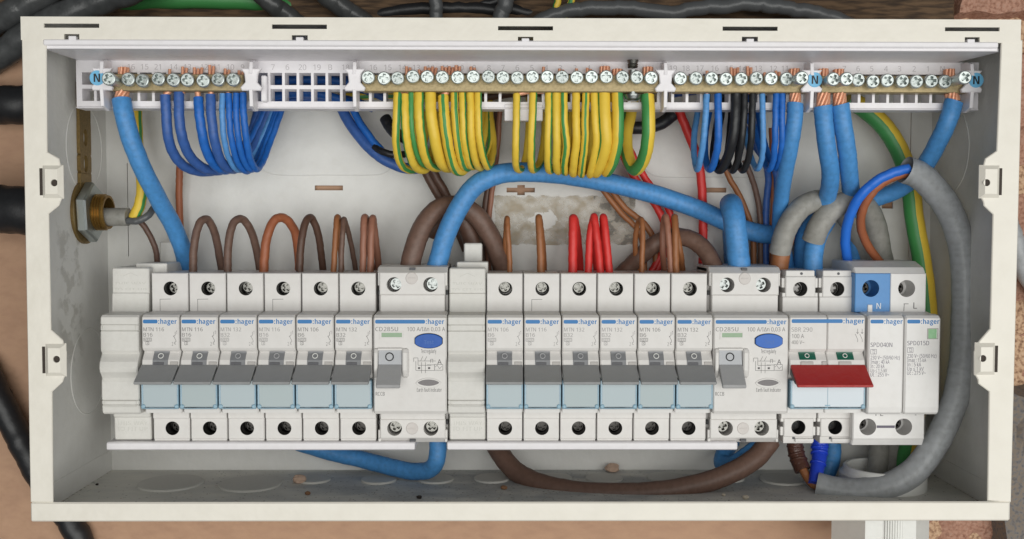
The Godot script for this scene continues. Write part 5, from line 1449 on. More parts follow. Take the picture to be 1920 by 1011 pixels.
	wire("blue_cable", "long heavy blue cable arching from the first residual device across the back panel", "cable", "heavy blue cables", "blue", 4.76, [V(-41.5, -1.4, 36.0), V(-40.0, 3.0, 36.0), V(-37.1, 13.3, 37.0), V(-31.4, 26.1, 38.0), V(-22.4, 38.9, 38.0), V(-10.9, 44.8, 36.0), V(5.9, 46.1, 31.0), V(29.8, 43.9, 24.0), V(59.4, 37.8, 19.0), V(89.6, 28.4, 15.0), V(114.6, 18.0, 12.0), V(131.4, 15.5, 10.0), V(153.4, 18.0, 9.0)])
	wire("blue_cable", "heavy blue cable stub curling over the second residual device", "cable", "heavy blue cables", "blue", 5.37, [V(105.5, -2.4, 38.0), V(104.7, 3.2, 38.0), V(103.1, 13.5, 40.0), V(102.0, 22.4, 40.0), V(101.8, 28.1, 36.0), V(102.8, 30.6, 28.0), V(105.1, 28.1, 19.0), V(107.5, 18.5, 12.0), V(109.7, -0.6, 8.0)])
	wire("blue_cable", "heavy blue cable feeding the main switch below the cut grey sheath", "cable", "heavy blue cables", "blue", 4.69, [V(143.0, -7.0, 30.0), V(142.6, 0.4, 31.0), V(143.0, 8.2, 31.0), V(145.3, 16.0, 30.0), V(149.7, 23.3, 29.0)])
	wire("blue_cable", "heavy blue cable bending under the first residual device", "cable", "heavy blue cables", "blue", 4.28, [V(-40.6, -85.0, 32.0), V(-40.6, -89.3, 32.0), V(-41.4, -95.1, 32.0), V(-44.8, -100.0, 29.0), V(-53.4, -102.3, 24.0), V(-66.0, -101.3, 18.0), V(-80.3, -99.2, 12.0), V(-97.2, -96.2, 8.0), V(-114.0, -91.7, 6.0)])
	wire("blue_cable", "heavy blue cable bulging under the second residual device behind the brown cable", "cable", "heavy blue cables", "blue", 4.46, [V(118.1, -88.2, 30.0), V(112.1, -93.7, 28.0), V(105.6, -99.2, 24.0), V(102.4, -99.5, 18.0), V(105.0, -94.9, 12.0), V(109.3, -90.1, 7.0)])
	wire("blue_cable", "heavy blue cable hanging behind the blue taped tail under the main switch", "cable", "heavy blue cables", "blue", 4.57, [V(158.9, -90.0, 14.0), V(159.0, -95.5, 14.0), V(158.0, -101.6, 14.0), V(154.2, -107.7, 16.0), V(149.8, -111.0, 18.0)])
	wire("brown_cable", "heavy brown cable arching from the first residual device behind the blue one", "cable", "heavy brown cables", "brown", 4.91, [V(-54.0, -2.8, 34.0), V(-53.5, 1.9, 34.0), V(-51.4, 10.1, 34.0), V(-46.9, 21.0, 32.0), V(-39.8, 28.5, 29.0), V(-31.7, 29.9, 25.0), V(-23.4, 26.3, 22.0), V(-15.5, 15.7, 19.0), V(-10.2, 2.3, 15.0), V(-6.9, -11.6, 9.0)])
	wire("brown_cable", "inner heavy brown cable tucked under the tall brown arch", "cable", "heavy brown cables", "brown_dark", 4.81, [V(-47.1, 15.6, 16.0), V(-40.1, 25.8, 17.0), V(-32.1, 25.8, 17.0), V(-26.3, 18.3, 15.0), V(-23.2, 4.8, 12.0), V(-21.9, -11.6, 8.0)])
	wire("brown_cable", "heavy brown cable arching low behind the thin loops to the second residual device", "cable", "heavy brown cables", "brown", 4.39, [V(94.5, -4.2, 34.0), V(93.3, 1.9, 32.0), V(89.3, 9.4, 28.0), V(82.7, 14.0, 24.0), V(74.1, 14.5, 20.0), V(65.8, 9.9, 17.0), V(58.3, 2.3, 13.0), V(50.2, -6.1, 9.0)])
	wire("brown_cable", "heavy brown cable sweeping along the floor under the second row of breakers", "cable", "heavy brown cables", "brown", 5.02, [V(-13.7, -90.0, 9.0), V(-10.1, -95.5, 14.0), V(-2.9, -102.3, 22.0), V(8.8, -106.2, 32.0), V(26.6, -108.1, 40.0), V(46.8, -108.1, 44.0), V(67.2, -106.8, 45.0), V(88.0, -103.2, 43.0), V(104.1, -98.0, 40.0), V(115.3, -92.1, 36.0), V(122.6, -85.1, 32.0)])
	wire("brown_cable", "brown cable end in a torn grey sheath feeding the main switch", "cable", "heavy brown cables", "brown_tan", 4.41, [V(125.2, -6.9, 32.0), V(125.9, 0.4, 32.0), V(126.8, 8.3, 33.0), V(128.8, 16.0, 33.0)])
	wire("sleeved_tail", "dark brown taped tail under the main switch", "cable tail", "", "brown_tape", 3.76, [V(134.6, -85.1, 32.0), V(135.0, -89.3, 32.0), V(136.0, -94.2, 34.0), V(137.3, -98.7, 37.0)], {"wob": 0.15, "r1": 3.9872531531426176, "ridges": [0.3, 0.5, 0.72]})
	wire("sleeved_tail", "bright blue taped tail under the main switch", "cable tail", "", "blue_tape", 4.28, [V(147.0, -85.1, 32.0), V(146.7, -89.1, 33.0), V(145.4, -93.7, 36.0), V(143.2, -98.8, 40.0), V(141.0, -103.7, 44.0)], {"wob": 0.15, "r1": 2.9221639604964174, "ridges": [0.2, 0.38, 0.6]})
	wire("brown_core", "thin brown core between the brown tail and the big grey cable", "wire", "", "brown_tan", 2.05, [V(137.0, -97.7, 37.0), V(138.6, -101.1, 39.0), V(140.8, -104.2, 42.0), V(145.6, -105.8, 44.0)])
	wire("grey_cable", "big grey cable with a cut end at each end, curving down along the enclosure side", "cable", "grey sheathed cables", "grey_blue", 6.41, [V(142.0, -104.3, 44.0), V(148.8, -105.8, 46.0), V(160.9, -106.3, 48.0), V(174.2, -103.2, 50.0), V(186.0, -96.3, 50.0), V(197.5, -82.7, 48.0), V(206.2, -65.2, 46.0), V(211.0, -47.5, 44.0), V(212.8, -27.2, 42.0), V(212.4, -6.7, 42.0), V(209.8, 11.2, 43.0), V(203.5, 26.4, 45.0), V(194.3, 37.6, 48.0), V(185.8, 44.3, 50.0), V(178.7, 46.6, 52.0)], {"open": true, "flat": 0.72})
	wire("grey_cable", "grey sheathed cable arching over to the brown tail at the main switch", "cable", "grey sheathed cables", "grey", 5.18, [V(125.8, 7.2, 33.0), V(127.2, 16.0, 35.0), V(131.0, 24.3, 36.0), V(137.4, 30.5, 35.0), V(146.3, 32.7, 31.0), V(155.8, 29.7, 26.0), V(166.0, 19.9, 20.0), V(175.0, 5.1, 14.0), V(181.2, -11.4, 9.0), V(185.7, -39.0, 7.0), V(185.0, -71.8, 9.0), V(180.7, -92.8, 20.0), V(175.8, -106.0, 32.0)], {"stripped": true})
	wire("grey_cable", "grey sheathed cable arching over to the blue tail at the main switch", "cable", "grey sheathed cables", "grey", 5.44, [V(142.5, 12.9, 31.0), V(144.3, 19.9, 34.0), V(149.8, 27.7, 35.0), V(158.7, 32.1, 33.0), V(168.8, 29.6, 28.0), V(175.9, 21.3, 22.0), V(181.6, 5.2, 16.0), V(190.1, -16.8, 9.0), V(193.5, -55.2, 9.0), V(189.4, -92.8, 20.0), V(183.4, -106.1, 32.0)])
	wire("grey_cable", "short grey cable coming out of the brass gland", "cable", "grey sheathed cables", "grey", 4.43, [V(-206.6, 24.1, 30.0), V(-201.4, 24.1, 30.0), V(-195.8, 24.1, 30.0), V(-190.9, 24.1, 30.0)], {"wob": 0.1})
	wire("earth_wire", "green and yellow earth core leaving the short grey cable at the brass gland", "wire", "", "earth", 2.73, [V(-188.0, 23.9, 30.0), V(-185.0, 29.8, 31.0), V(-183.6, 38.8, 31.0), V(-186.5, 49.4, 26.0), V(-189.5, 60.3, 20.0), V(-191.2, 79.1, 16.0)], {"stripe": 0.9, "half": 0.4})
	wire("grey_core", "thin grey core bending out of the short grey cable behind the thick blue one", "wire", "", "grey_dark", 1.69, [V(-190.4, 22.3, 32.0), V(-185.4, 22.3, 33.0), V(-180.6, 24.9, 32.0), V(-179.1, 29.1, 27.0), V(-178.5, 31.9, 18.0), V(-176.8, 28.3, 12.0)])
	wire("brown_wire", "dark brown core dropping from the short grey cable to the rail", "wire", "", "brown_dark", 1.43, [V(-191.5, 23.3, 29.0), V(-186.5, 21.8, 27.0), V(-182.6, 15.5, 25.0), V(-180.3, 8.1, 23.0), V(-180.1, -3.1, 20.0)])
	wire("earth_wire", "thick green and yellow earth cable running down behind the cut grey cable", "cable", "", "earth", 4.57, [V(164.3, 84.1, 14.0), V(173.0, 78.8, 14.0), V(182.6, 69.3, 16.0), V(190.1, 55.9, 18.0), V(193.9, 41.2, 20.0), V(196.9, 21.3, 20.0), V(201.5, 0, 19.0), V(205.5, -27.0, 17.0), V(206.0, -54.5, 14.0), V(199.6, -75.6, 18.0), V(192.9, -91.5, 26.0), V(186.8, -105.5, 34.0)], {"stripe": 1.3, "half": 1.25})
	wire("blue_wire", "bright blue wire from the cut grey cable to the surge protector", "wire", "", "blue_bright", 2.35, [V(161.5, -2.9, 28.0), V(160.3, 3.0, 29.0), V(157.4, 12.2, 34.0), V(156.5, 22.5, 40.0), V(159.3, 33.3, 46.0), V(165.3, 40.7, 50.0), V(172.5, 44.9, 52.0), V(180.7, 47.1, 52.0)])
	wire("brown_wire", "orange brown wire from the cut grey cable to the surge protector", "wire", "", "brown_orange", 2.10, [V(180.7, -2.9, 26.0), V(176.5, 2.9, 27.0), V(169.7, 10.3, 31.0), V(164.4, 18.7, 36.0), V(162.4, 26.8, 42.0), V(165.0, 35.8, 47.0), V(170.8, 41.7, 50.0), V(179.9, 45.2, 51.0)])
	wire("brown_wire", "brown wire loop over the breaker next to the end filler", "wire", "brown wires looping over the breakers", "brown", 1.94, [V(-159.0, -4.0, 33.0), V(-158.9, 2.7, 33.0), V(-158.0, 14.3, 32.0), V(-156.0, 22.1, 29.0), V(-154.0, 22.9, 25.0), V(-152.1, 16.6, 20.0), V(-151.3, 6.1, 15.0), V(-150.9, -6.2, 10.0)])
	wire("brown_wire", "brown wire loop over the second breaker from the end filler", "wire", "brown wires looping over the breakers", "brown", 1.94, [V(-142.2, -4.0, 33.0), V(-142.2, 2.7, 33.0), V(-141.5, 14.4, 32.0), V(-139.7, 21.9, 29.0), V(-137.0, 23.2, 25.0), V(-134.1, 17.7, 20.0), V(-132.5, 7.5, 15.0), V(-131.5, -6.2, 10.0)])
	wire("brown_wire", "orange brown wire loop, the widest of the brown loops", "wire", "brown wires looping over the breakers", "brown_orange", 2.20, [V(-124.9, -4.5, 33.0), V(-124.3, 5.4, 33.0), V(-122.9, 15.7, 32.0), V(-119.9, 22.9, 29.0), V(-116.4, 23.7, 25.0), V(-112.7, 18.2, 20.0), V(-111.7, 7.5, 15.0), V(-112.0, -6.2, 10.0)])
	wire("brown_wire", "darkest brown wire loop beside the orange brown one", "wire", "brown wires looping over the breakers", "brown_dark", 1.81, [V(-107.4, -4.5, 33.0), V(-107.1, 5.4, 33.0), V(-106.1, 15.7, 32.0), V(-104.9, 22.2, 29.0), V(-103.3, 24.0, 25.0), V(-100.8, 16.6, 20.0), V(-100.2, 6.2, 15.0), V(-99.8, -6.2, 10.0)])
	wire("brown_wire", "thin brown wire hook, the upright one beside its slanting twin", "wire", "brown wires looping over the breakers", "brown_tan", 1.42, [V(-91.1, -4.4, 33.0), V(-90.5, 5.4, 33.0), V(-89.8, 18.3, 32.0), V(-89.8, 24.0, 29.0), V(-89.6, 23.0, 24.0), V(-89.9, 12.9, 19.0), V(-90.3, -6.0, 12.0)])
	wire("brown_wire", "thin brown wire hook whose back leg slants away", "wire", "brown wires looping over the breakers", "brown", 1.29, [V(-87.3, -4.4, 34.0), V(-87.0, 5.4, 34.0), V(-86.3, 17.8, 33.0), V(-86.4, 23.2, 29.0), V(-85.9, 19.6, 24.0), V(-84.2, 8.9, 18.0), V(-83.0, -6.0, 12.0)])
	wire("brown_wire", "thin pinkish brown hook, inner of the pair beside the residual device", "wire", "brown wires looping over the breakers", "brown_pink", 1.68, [V(-76.9, -4.4, 33.0), V(-76.6, 5.4, 33.0), V(-76.4, 18.3, 32.0), V(-76.5, 24.0, 29.0), V(-76.2, 23.0, 24.0), V(-75.7, 10.3, 18.0), V(-74.4, -6.0, 12.0)])
	wire("brown_wire", "thin pinkish brown hook, outer of the pair beside the residual device", "wire", "brown wires looping over the breakers", "brown_pink", 1.68, [V(-73.1, -4.4, 34.0), V(-72.8, 5.4, 34.0), V(-72.4, 18.3, 33.0), V(-72.4, 23.8, 29.0), V(-72.5, 20.9, 24.0), V(-72.0, 9.0, 18.0), V(-70.9, -6.0, 12.0)])
	wire("brown_wire", "thin brown hook over the first breaker past the middle filler", "wire", "brown wires looping over the breakers", "brown_tan", 1.29, [V(-5.5, -4.4, 33.0), V(-5.7, 5.5, 33.0), V(-6.5, 18.4, 33.0), V(-6.8, 23.9, 30.0), V(-7.3, 18.4, 24.0), V(-7.8, 6.4, 18.0), V(-8.0, -6.0, 12.0)])
	wire("brown_wire", "single upright brown hook over the adhesive patch", "wire", "brown wires looping over the breakers", "brown_tan", 1.94, [V(9.8, -4.9, 33.0), V(9.5, 5.5, 33.0), V(9.0, 15.9, 33.0), V(8.6, 24.2, 30.0), V(9.6, 19.7, 24.0), V(11.2, 7.7, 18.0), V(12.2, -5.9, 12.0)], {"r1": 1.4465027573268672})
	wire("red_wire", "thick red hook, the single one beside the red bunch", "wire", "red wires looping over the breakers", "red", 2.20, [V(25.1, -4.8, 33.0), V(25.1, 5.5, 33.0), V(25.1, 15.9, 33.0), V(25.5, 23.7, 30.0), V(27.2, 18.4, 24.0), V(29.0, 6.4, 18.0), V(30.1, -5.9, 12.0)])
	wire("red_wire", "red hook in the bunch, the one that leans furthest", "wire", "red wires looping over the breakers", "red", 1.81, [V(32.6, -4.8, 34.0), V(32.9, 5.5, 33.0), V(33.9, 18.5, 32.0), V(35.7, 24.2, 29.0), V(37.0, 18.5, 24.0), V(38.7, 6.4, 18.0), V(40.1, -5.9, 12.0)])
	wire("red_wire", "red hook in the bunch, the middle upright one", "wire", "red wires looping over the breakers", "red", 1.80, [V(38.4, -4.7, 35.0), V(37.6, 5.6, 35.0), V(36.3, 17.2, 34.0), V(35.5, 24.7, 31.0), V(35.6, 18.5, 25.0), V(37.3, 6.4, 18.0), V(39.0, -5.9, 12.0)])
	wire("red_wire", "red hook in the bunch, the last one beside the thin brown loops", "wire", "red wires looping over the breakers", "red", 1.81, [V(42.9, -4.8, 34.0), V(42.1, 5.6, 34.0), V(40.8, 18.5, 33.0), V(40.1, 24.5, 30.0), V(40.7, 18.5, 24.0), V(42.1, 6.4, 18.0), V(43.9, -5.9, 12.0)])
	wire("brown_wire", "thin brown loop crossing in front of the low brown arch", "wire", "brown wires looping over the breakers", "brown_tan", 1.29, [V(58.5, -4.8, 34.0), V(58.7, 5.6, 34.0), V(59.0, 15.9, 33.0), V(58.8, 23.2, 30.0), V(57.7, 21.6, 25.0), V(57.1, 13.1, 20.0), V(57.9, 5.0, 16.0), V(60.7, -5.9, 12.0)])
	wire("brown_wire", "thin pinkish brown hook over the low brown arch", "wire", "brown wires looping over the breakers", "brown_pink", 1.55, [V(72.6, -4.7, 35.0), V(72.0, 5.7, 35.0), V(71.0, 18.5, 34.0), V(70.4, 24.8, 31.0), V(70.1, 19.8, 25.0), V(70.6, 6.6, 22.0), V(73.4, -5.9, 12.0)])
	wire("brown_wire", "thin tan brown hook over the low brown arch", "wire", "brown wires looping over the breakers", "brown_tan", 1.67, [V(75.0, -4.6, 36.0), V(74.6, 5.7, 36.0), V(74.5, 18.6, 35.0), V(74.8, 24.5, 31.0), V(76.1, 18.5, 27.0), V(79.1, 5.3, 24.0), V(82.3, -5.9, 12.0)])
	wire("brown_wire", "upper brown wire of two slanting behind the earth bunch", "wire", "wires running down the back panel", "brown_dark", 2.42, [V(-53.0, 58.4, 14.0), V(-47.3, 46.5, 12.0), V(-41.6, 35.8, 10.0), V(-34.1, 23.7, 8.0), V(-27.4, 7.4, 7.0)])
	wire("brown_wire", "lower brown wire of two slanting behind the earth bunch", "wire", "wires running down the back panel", "brown_dark", 2.14, [V(-49.1, 58.2, 16.0), V(-43.4, 46.4, 14.0), V(-37.1, 35.0, 12.0), V(-30.8, 22.3, 9.0), V(-26.0, 4.7, 7.0)])
	wire("brown_wire", "brown wire dropping vertically at the edge of the first earth bunch", "wire", "wires running down the back panel", "brown_dark", 1.62, [V(-11.9, 81.3, 12.0), V(-12.1, 66.6, 12.0), V(-14.0, 49.3, 10.0), V(-17.3, 34.6, 8.0), V(-18.9, 15.6, 7.0), V(-18.4, -6.2, 7.0)])
	wire("brown_wire", "reddish brown wire dropping beside the first earth bunch", "wire", "wires running down the back panel", "brown_pink", 1.34, [V(-10.3, 80.8, 16.0), V(-11.3, 63.8, 14.0), V(-12.9, 47.9, 12.0), V(-15.1, 31.8, 9.0), V(-16.7, 12.9, 8.0), V(-15.7, -6.2, 7.0)])
	wire("blue_wire", "dark blue wire bowing from the empty grid holes to the earth bunch", "wire", "wires running down the back panel", "blue_navy", 2.69, [V(-91.9, 84.8, 14.0), V(-86.3, 72.7, 16.0), V(-75.7, 59.2, 20.0), V(-66.3, 52.0, 22.0), V(-55.8, 48.3, 22.0), V(-46.9, 49.6, 18.0), V(-39.3, 55.9, 12.0)])
	wire("black_wire", "short black sleeve on the dark blue wire", "wire", "wires running down the back panel", "black", 1.72, [V(-72.3, 58.8, 22.0), V(-67.8, 56.2, 25.0), V(-62.4, 54.9, 26.0), V(-56.9, 55.0, 24.0)])
	wire("blue_wire", "blue wire beside the dark one behind the empty grid holes", "wire", "wires running down the back panel", "blue_mid", 1.87, [V(-86.2, 84.6, 16.0), V(-80.7, 72.5, 18.0), V(-72.4, 61.0, 21.0), V(-68.6, 57.0, 22.0)])
	wire("red_wire", "thick red wire hanging behind the second neutral bar", "wire", "wires running down the back panel", "red", 2.28, [V(79.1, 78.6, 14.0), V(83.5, 68.0, 14.0), V(89.3, 54.8, 12.0), V(91.7, 42.8, 10.0), V(93.1, 26.6, 8.0), V(93.4, 10.3, 7.0), V(93.8, -8.9, 6.0)])
	wire("red_wire", "red wire slanting behind the long blue cable, nearer the earth bunch", "wire", "wires running down the back panel", "red", 1.89, [V(46.7, 66.7, 12.0), V(52.8, 53.4, 11.0), V(60.2, 41.4, 9.0), V(69.8, 29.3, 7.0), V(74.8, 15.7, 7.0), V(69.3, 0.7, 8.0), V(63.9, -8.8, 8.0)])
	wire("red_wire", "red wire slanting behind the long blue cable, under the lone earth loop", "wire", "wires running down the back panel", "red", 1.75, [V(53.5, 61.2, 14.0), V(60.3, 48.6, 12.0), V(66.6, 39.5, 10.0), V(74.5, 30.7, 8.0), V(78.1, 18.4, 7.0), V(72.0, 2.1, 8.0), V(66.7, -8.8, 8.0)])
	wire("brown_wire", "brown wire slanting under the long blue cable, upper of two", "wire", "wires running down the back panel", "brown_tan", 1.62, [V(36.0, 50.7, 12.0), V(44.3, 40.5, 11.0), V(53.2, 29.2, 9.0), V(63.2, 21.1, 8.0), V(68.1, 13.0, 8.0), V(69.4, -6.1, 8.0)])
	wire("brown_wire", "brown wire slanting under the long blue cable, lower of two", "wire", "wires running down the back panel", "brown_tan", 1.48, [V(32.2, 50.6, 13.0), V(40.9, 39.4, 12.0), V(50.4, 27.3, 10.0), V(59.8, 17.9, 9.0), V(62.7, 10.3, 8.0), V(63.4, -6.1, 8.0)])
	wire("brown_wire", "tan brown wire running down to the heavy blue stub", "wire", "wires running down the back panel", "brown_tan", 1.48, [V(101.2, 53.5, 12.0), V(105.9, 44.1, 11.0), V(111.8, 34.8, 9.0), V(116.6, 23.9, 8.0), V(119.1, 13.0, 7.0), V(119.4, -8.8, 7.0)])
	wire("brown_wire", "brown wire running down beside the torn grey sheath", "wire", "wires running down the back panel", "brown", 1.48, [V(113.1, 53.5, 12.0), V(117.2, 44.1, 11.0), V(120.5, 34.8, 9.0), V(122.6, 21.2, 8.0), V(123.0, 7.6, 7.0), V(122.7, -8.8, 7.0)])
	wire("brown_wire", "orange brown wire hanging behind the heavy blue cable", "wire", "wires running down the back panel", "brown_orange", 1.77, [V(-172.4, 53.2, 8.0), V(-173.3, 42.4, 7.0), V(-173.8, 31.6, 6.0), V(-173.4, 18.1, 6.0), V(-173.1, -1.0, 6.0)])
	wire("brown_wire", "brown wire behind the heavy blue cable of the second neutral bar", "wire", "wires running down the back panel", "brown_orange", 1.34, [V(125.9, 69.4, 14.0), V(127.1, 53.5, 12.0), V(128.4, 37.5, 10.0), V(128.6, 18.5, 8.0), V(129.2, -6.1, 7.0)])
	wire("blue_wire", "dark blue wire crossing behind the black loops", "wire", "wires running down the back panel", "blue_navy", 1.71, [V(107.9, 72.3, 24.0), V(114.8, 62.2, 20.0), V(121.8, 53.3, 16.0), V(125.1, 45.5, 12.0), V(125.2, 26.7, 8.0), V(125.9, -6.1, 7.0)])
	wire("blue_wire", "dark blue wire crossing behind the black loops, lower of the two", "wire", "wires running down the back panel", "blue_navy", 1.44, [V(110.1, 74.7, 26.0), V(117.5, 63.4, 22.0), V(125.0, 53.1, 18.0), V(128.9, 42.7, 14.0), V(129.4, 21.2, 9.0), V(129.7, -6.1, 7.0)])
	wire("black_sheath", "frayed black sheath end behind the empty grid holes", "wire", "wires running down the back panel", "black", 2.89, [V(-66.5, 72.5, 26.0), V(-64.3, 68.7, 28.0), V(-60.9, 64.9, 30.0), V(-55.4, 62.2, 26.0)])
	wire("black_sheath", "black sheath end behind the lone earth loop", "wire", "wires running down the back panel", "black", 3.23, [V(49.1, 70.6, 14.0), V(59.7, 69.2, 15.0), V(69.9, 71.3, 15.0), V(76.4, 75.9, 14.0)])
	wire("background_cable", "thick black cable running in to the brass gland from outside", "cable", "cables behind and above the enclosure", "black", 11.72, [V(-274.7, 27.9, 28.0), V(-258.6, 28.4, 29.0), V(-237.5, 26.9, 30.0), V(-222.1, 26.4, 30.0), V(-214.8, 26.4, 30.0)], {"wob": 1.0})
	wire("background_cable", "thick black cable above the one that enters the brass gland", "cable", "cables behind and above the enclosure", "black", 9.79, [V(-286.8, 82.4, 8.0), V(-268.1, 80.9, 8.0), V(-246.6, 80.4, 8.0), V(-222.5, 80.4, 8.0)], {"wob": 1.0})
	wire("background_cable", "black cable sagging past the lower corner of the enclosure", "cable", "cables behind and above the enclosure", "black", 6.45, [V(-289.6, -29.7, -8.0), V(-268.4, -63.7, 8.0), V(-259.3, -82.9, 8.0), V(-252.0, -103.2, 4.0), V(-239.6, -126.0, 2.0), V(-228.8, -142.9, 2.0), V(-222.9, -167.5, 4.0)], {"wob": 1.0})
	wire("background_cable", "thin black cable beside the sagging one at the lower corner", "cable", "cables behind and above the enclosure", "black", 3.09, [V(-285.1, -55.2, -9.0), V(-267.3, -64.7, 2.0), V(-259.1, -87.3, 0), V(-251.6, -107.9, -4.0), V(-241.2, -131.7, -8.0)], {"wob": 1.0})
	wire("background_cable", "shiny grey cable crossing the upper corner, the highest one", "cable", "cables behind and above the enclosure", "grey_sheen", 6.49, [V(-288.4, 118.1, -12.0), V(-260.9, 123.1, 10.0), V(-245.6, 129.7, 14.0), V(-226.9, 139.7, 14.0)], {"wob": 1.0})
	wire("background_cable", "shiny grey cable crossing the upper corner beneath the highest one", "cable", "cables behind and above the enclosure", "grey_sheen", 7.06, [V(-288.9, 95.9, -12.0), V(-265.5, 105.0, 4.0), V(-245.0, 116.3, 10.0), V(-224.5, 125.3, 14.0), V(-199.9, 134.1, 16.0), V(-178.7, 142.1, 16.0)], {"wob": 1.0})
	wire("background_cable", "shiny grey cable slanting behind the top edge near the second slot", "cable", "cables behind and above the enclosure", "grey_sheen", 4.97, [V(-140.6, 146.0, 0), V(-129.8, 135.3, 0), V(-120.2, 128.4, -6.0), V(-104.8, 115.8, -12.0)], {"wob": 1.0})
	wire("background_cable", "shiny grey cable slanting behind the top edge beyond the second slot", "cable", "cables behind and above the enclosure", "grey_sheen", 5.23, [V(-108.9, 147.0, 2.0), V(-97.1, 135.4, 0), V(-84.9, 128.0, -6.0), V(-68.5, 115.9, -12.0)], {"wob": 1.0})
	wire("background_cable", "green earth cable lying along the beam above the enclosure", "cable", "cables behind and above the enclosure", "earth", 4.30, [V(-267.0, 130.8, -20.0), V(-230.7, 134.1, -14.0), V(-186.8, 136.3, -8.0), V(-137.2, 135.9, -8.0), V(-105.4, 133.3, -16.0)], {"wob": 1.0, "stripe": 0.0, "half": 2.2})
	wire("background_cable", "dark grey conduit dropping behind the top edge before the middle slot", "cable", "cables behind and above the enclosure", "grey_dark", 3.42, [V(-43.4, 148.0, 4.0), V(-42.9, 134.7, 4.0), V(-43.0, 124.3, 2.0), V(-43.2, 103.0, 0)], {"wob": 1.0})
	wire("background_cable", "dark grey conduit dropping behind the top edge at the middle slot", "cable", "cables behind and above the enclosure", "grey_dark", 4.09, [V(-5.0, 147.7, 6.0), V(-7.1, 134.3, 6.0), V(-10.3, 124.6, 4.0), V(-12.5, 103.1, 0)], {"wob": 1.0})
	wire("background_cable", "black cable lying along the beam behind the dark conduits", "cable", "cables behind and above the enclosure", "black", 3.41, [V(-94.2, 127.7, -16.0), V(-65.5, 131.6, -10.0), V(-32.1, 133.3, -10.0), V(-4.3, 132.3, -10.0), V(18.2, 130.5, -14.0)], {"wob": 1.0})
	wire("background_cable", "second black cable lying along the beam behind the dark conduits", "cable", "cables behind and above the enclosure", "black", 2.82, [V(-76.9, 132.5, -12.0), V(-43.5, 128.0, -14.0), V(-15.4, 136.7, -10.0), V(12.5, 139.7, -12.0)], {"wob": 1.0})
	wire("background_cable", "yellow and green earth wire dropping behind the top edge", "cable", "cables behind and above the enclosure", "earth", 1.77, [V(20.3, 147.3, 8.0), V(18.7, 134.0, 8.0), V(16.7, 123.7, 6.0), V(14.9, 108.6, 0)], {"wob": 1.0, "stripe": 1.1, "half": 0.5})
	wire("background_cable", "second yellow and green earth wire dropping behind the top edge", "cable", "cables behind and above the enclosure", "earth", 1.77, [V(27.8, 147.3, 8.0), V(25.5, 134.0, 8.0), V(22.1, 123.7, 6.0), V(19.0, 108.6, 0)], {"wob": 1.0, "stripe": 0.4, "half": 0.6})
	wire("background_cable", "long grey cable lying along the top edge of the enclosure", "cable", "cables behind and above the enclosure", "grey_dark", 3.71, [V(-4.3, 113.6, 2.0), V(11.8, 124.8, 6.0), V(30.6, 129.5, 8.0), V(52.0, 129.9, 9.0), V(73.6, 127.6, 9.0), V(95.1, 130.3, 9.0), V(119.6, 132.2, 8.0), V(138.8, 129.8, 7.0), V(158.2, 126.0, 6.0), V(182.3, 117.3, 0)], {"wob": 1.0})
	wire("background_cable", "grey cable slipping past the edge of the enclosure beside the brick wall", "cable", "cables behind and above the enclosure", "grey_blue", 4.84, [V(252.0, 55.5, -16.0), V(257.7, 29.9, -12.0), V(262.9, 12.9, -12.0), V(271.8, -7.0, -14.0), V(291.3, -30.1, -16.0)], {"wob": 1.0})


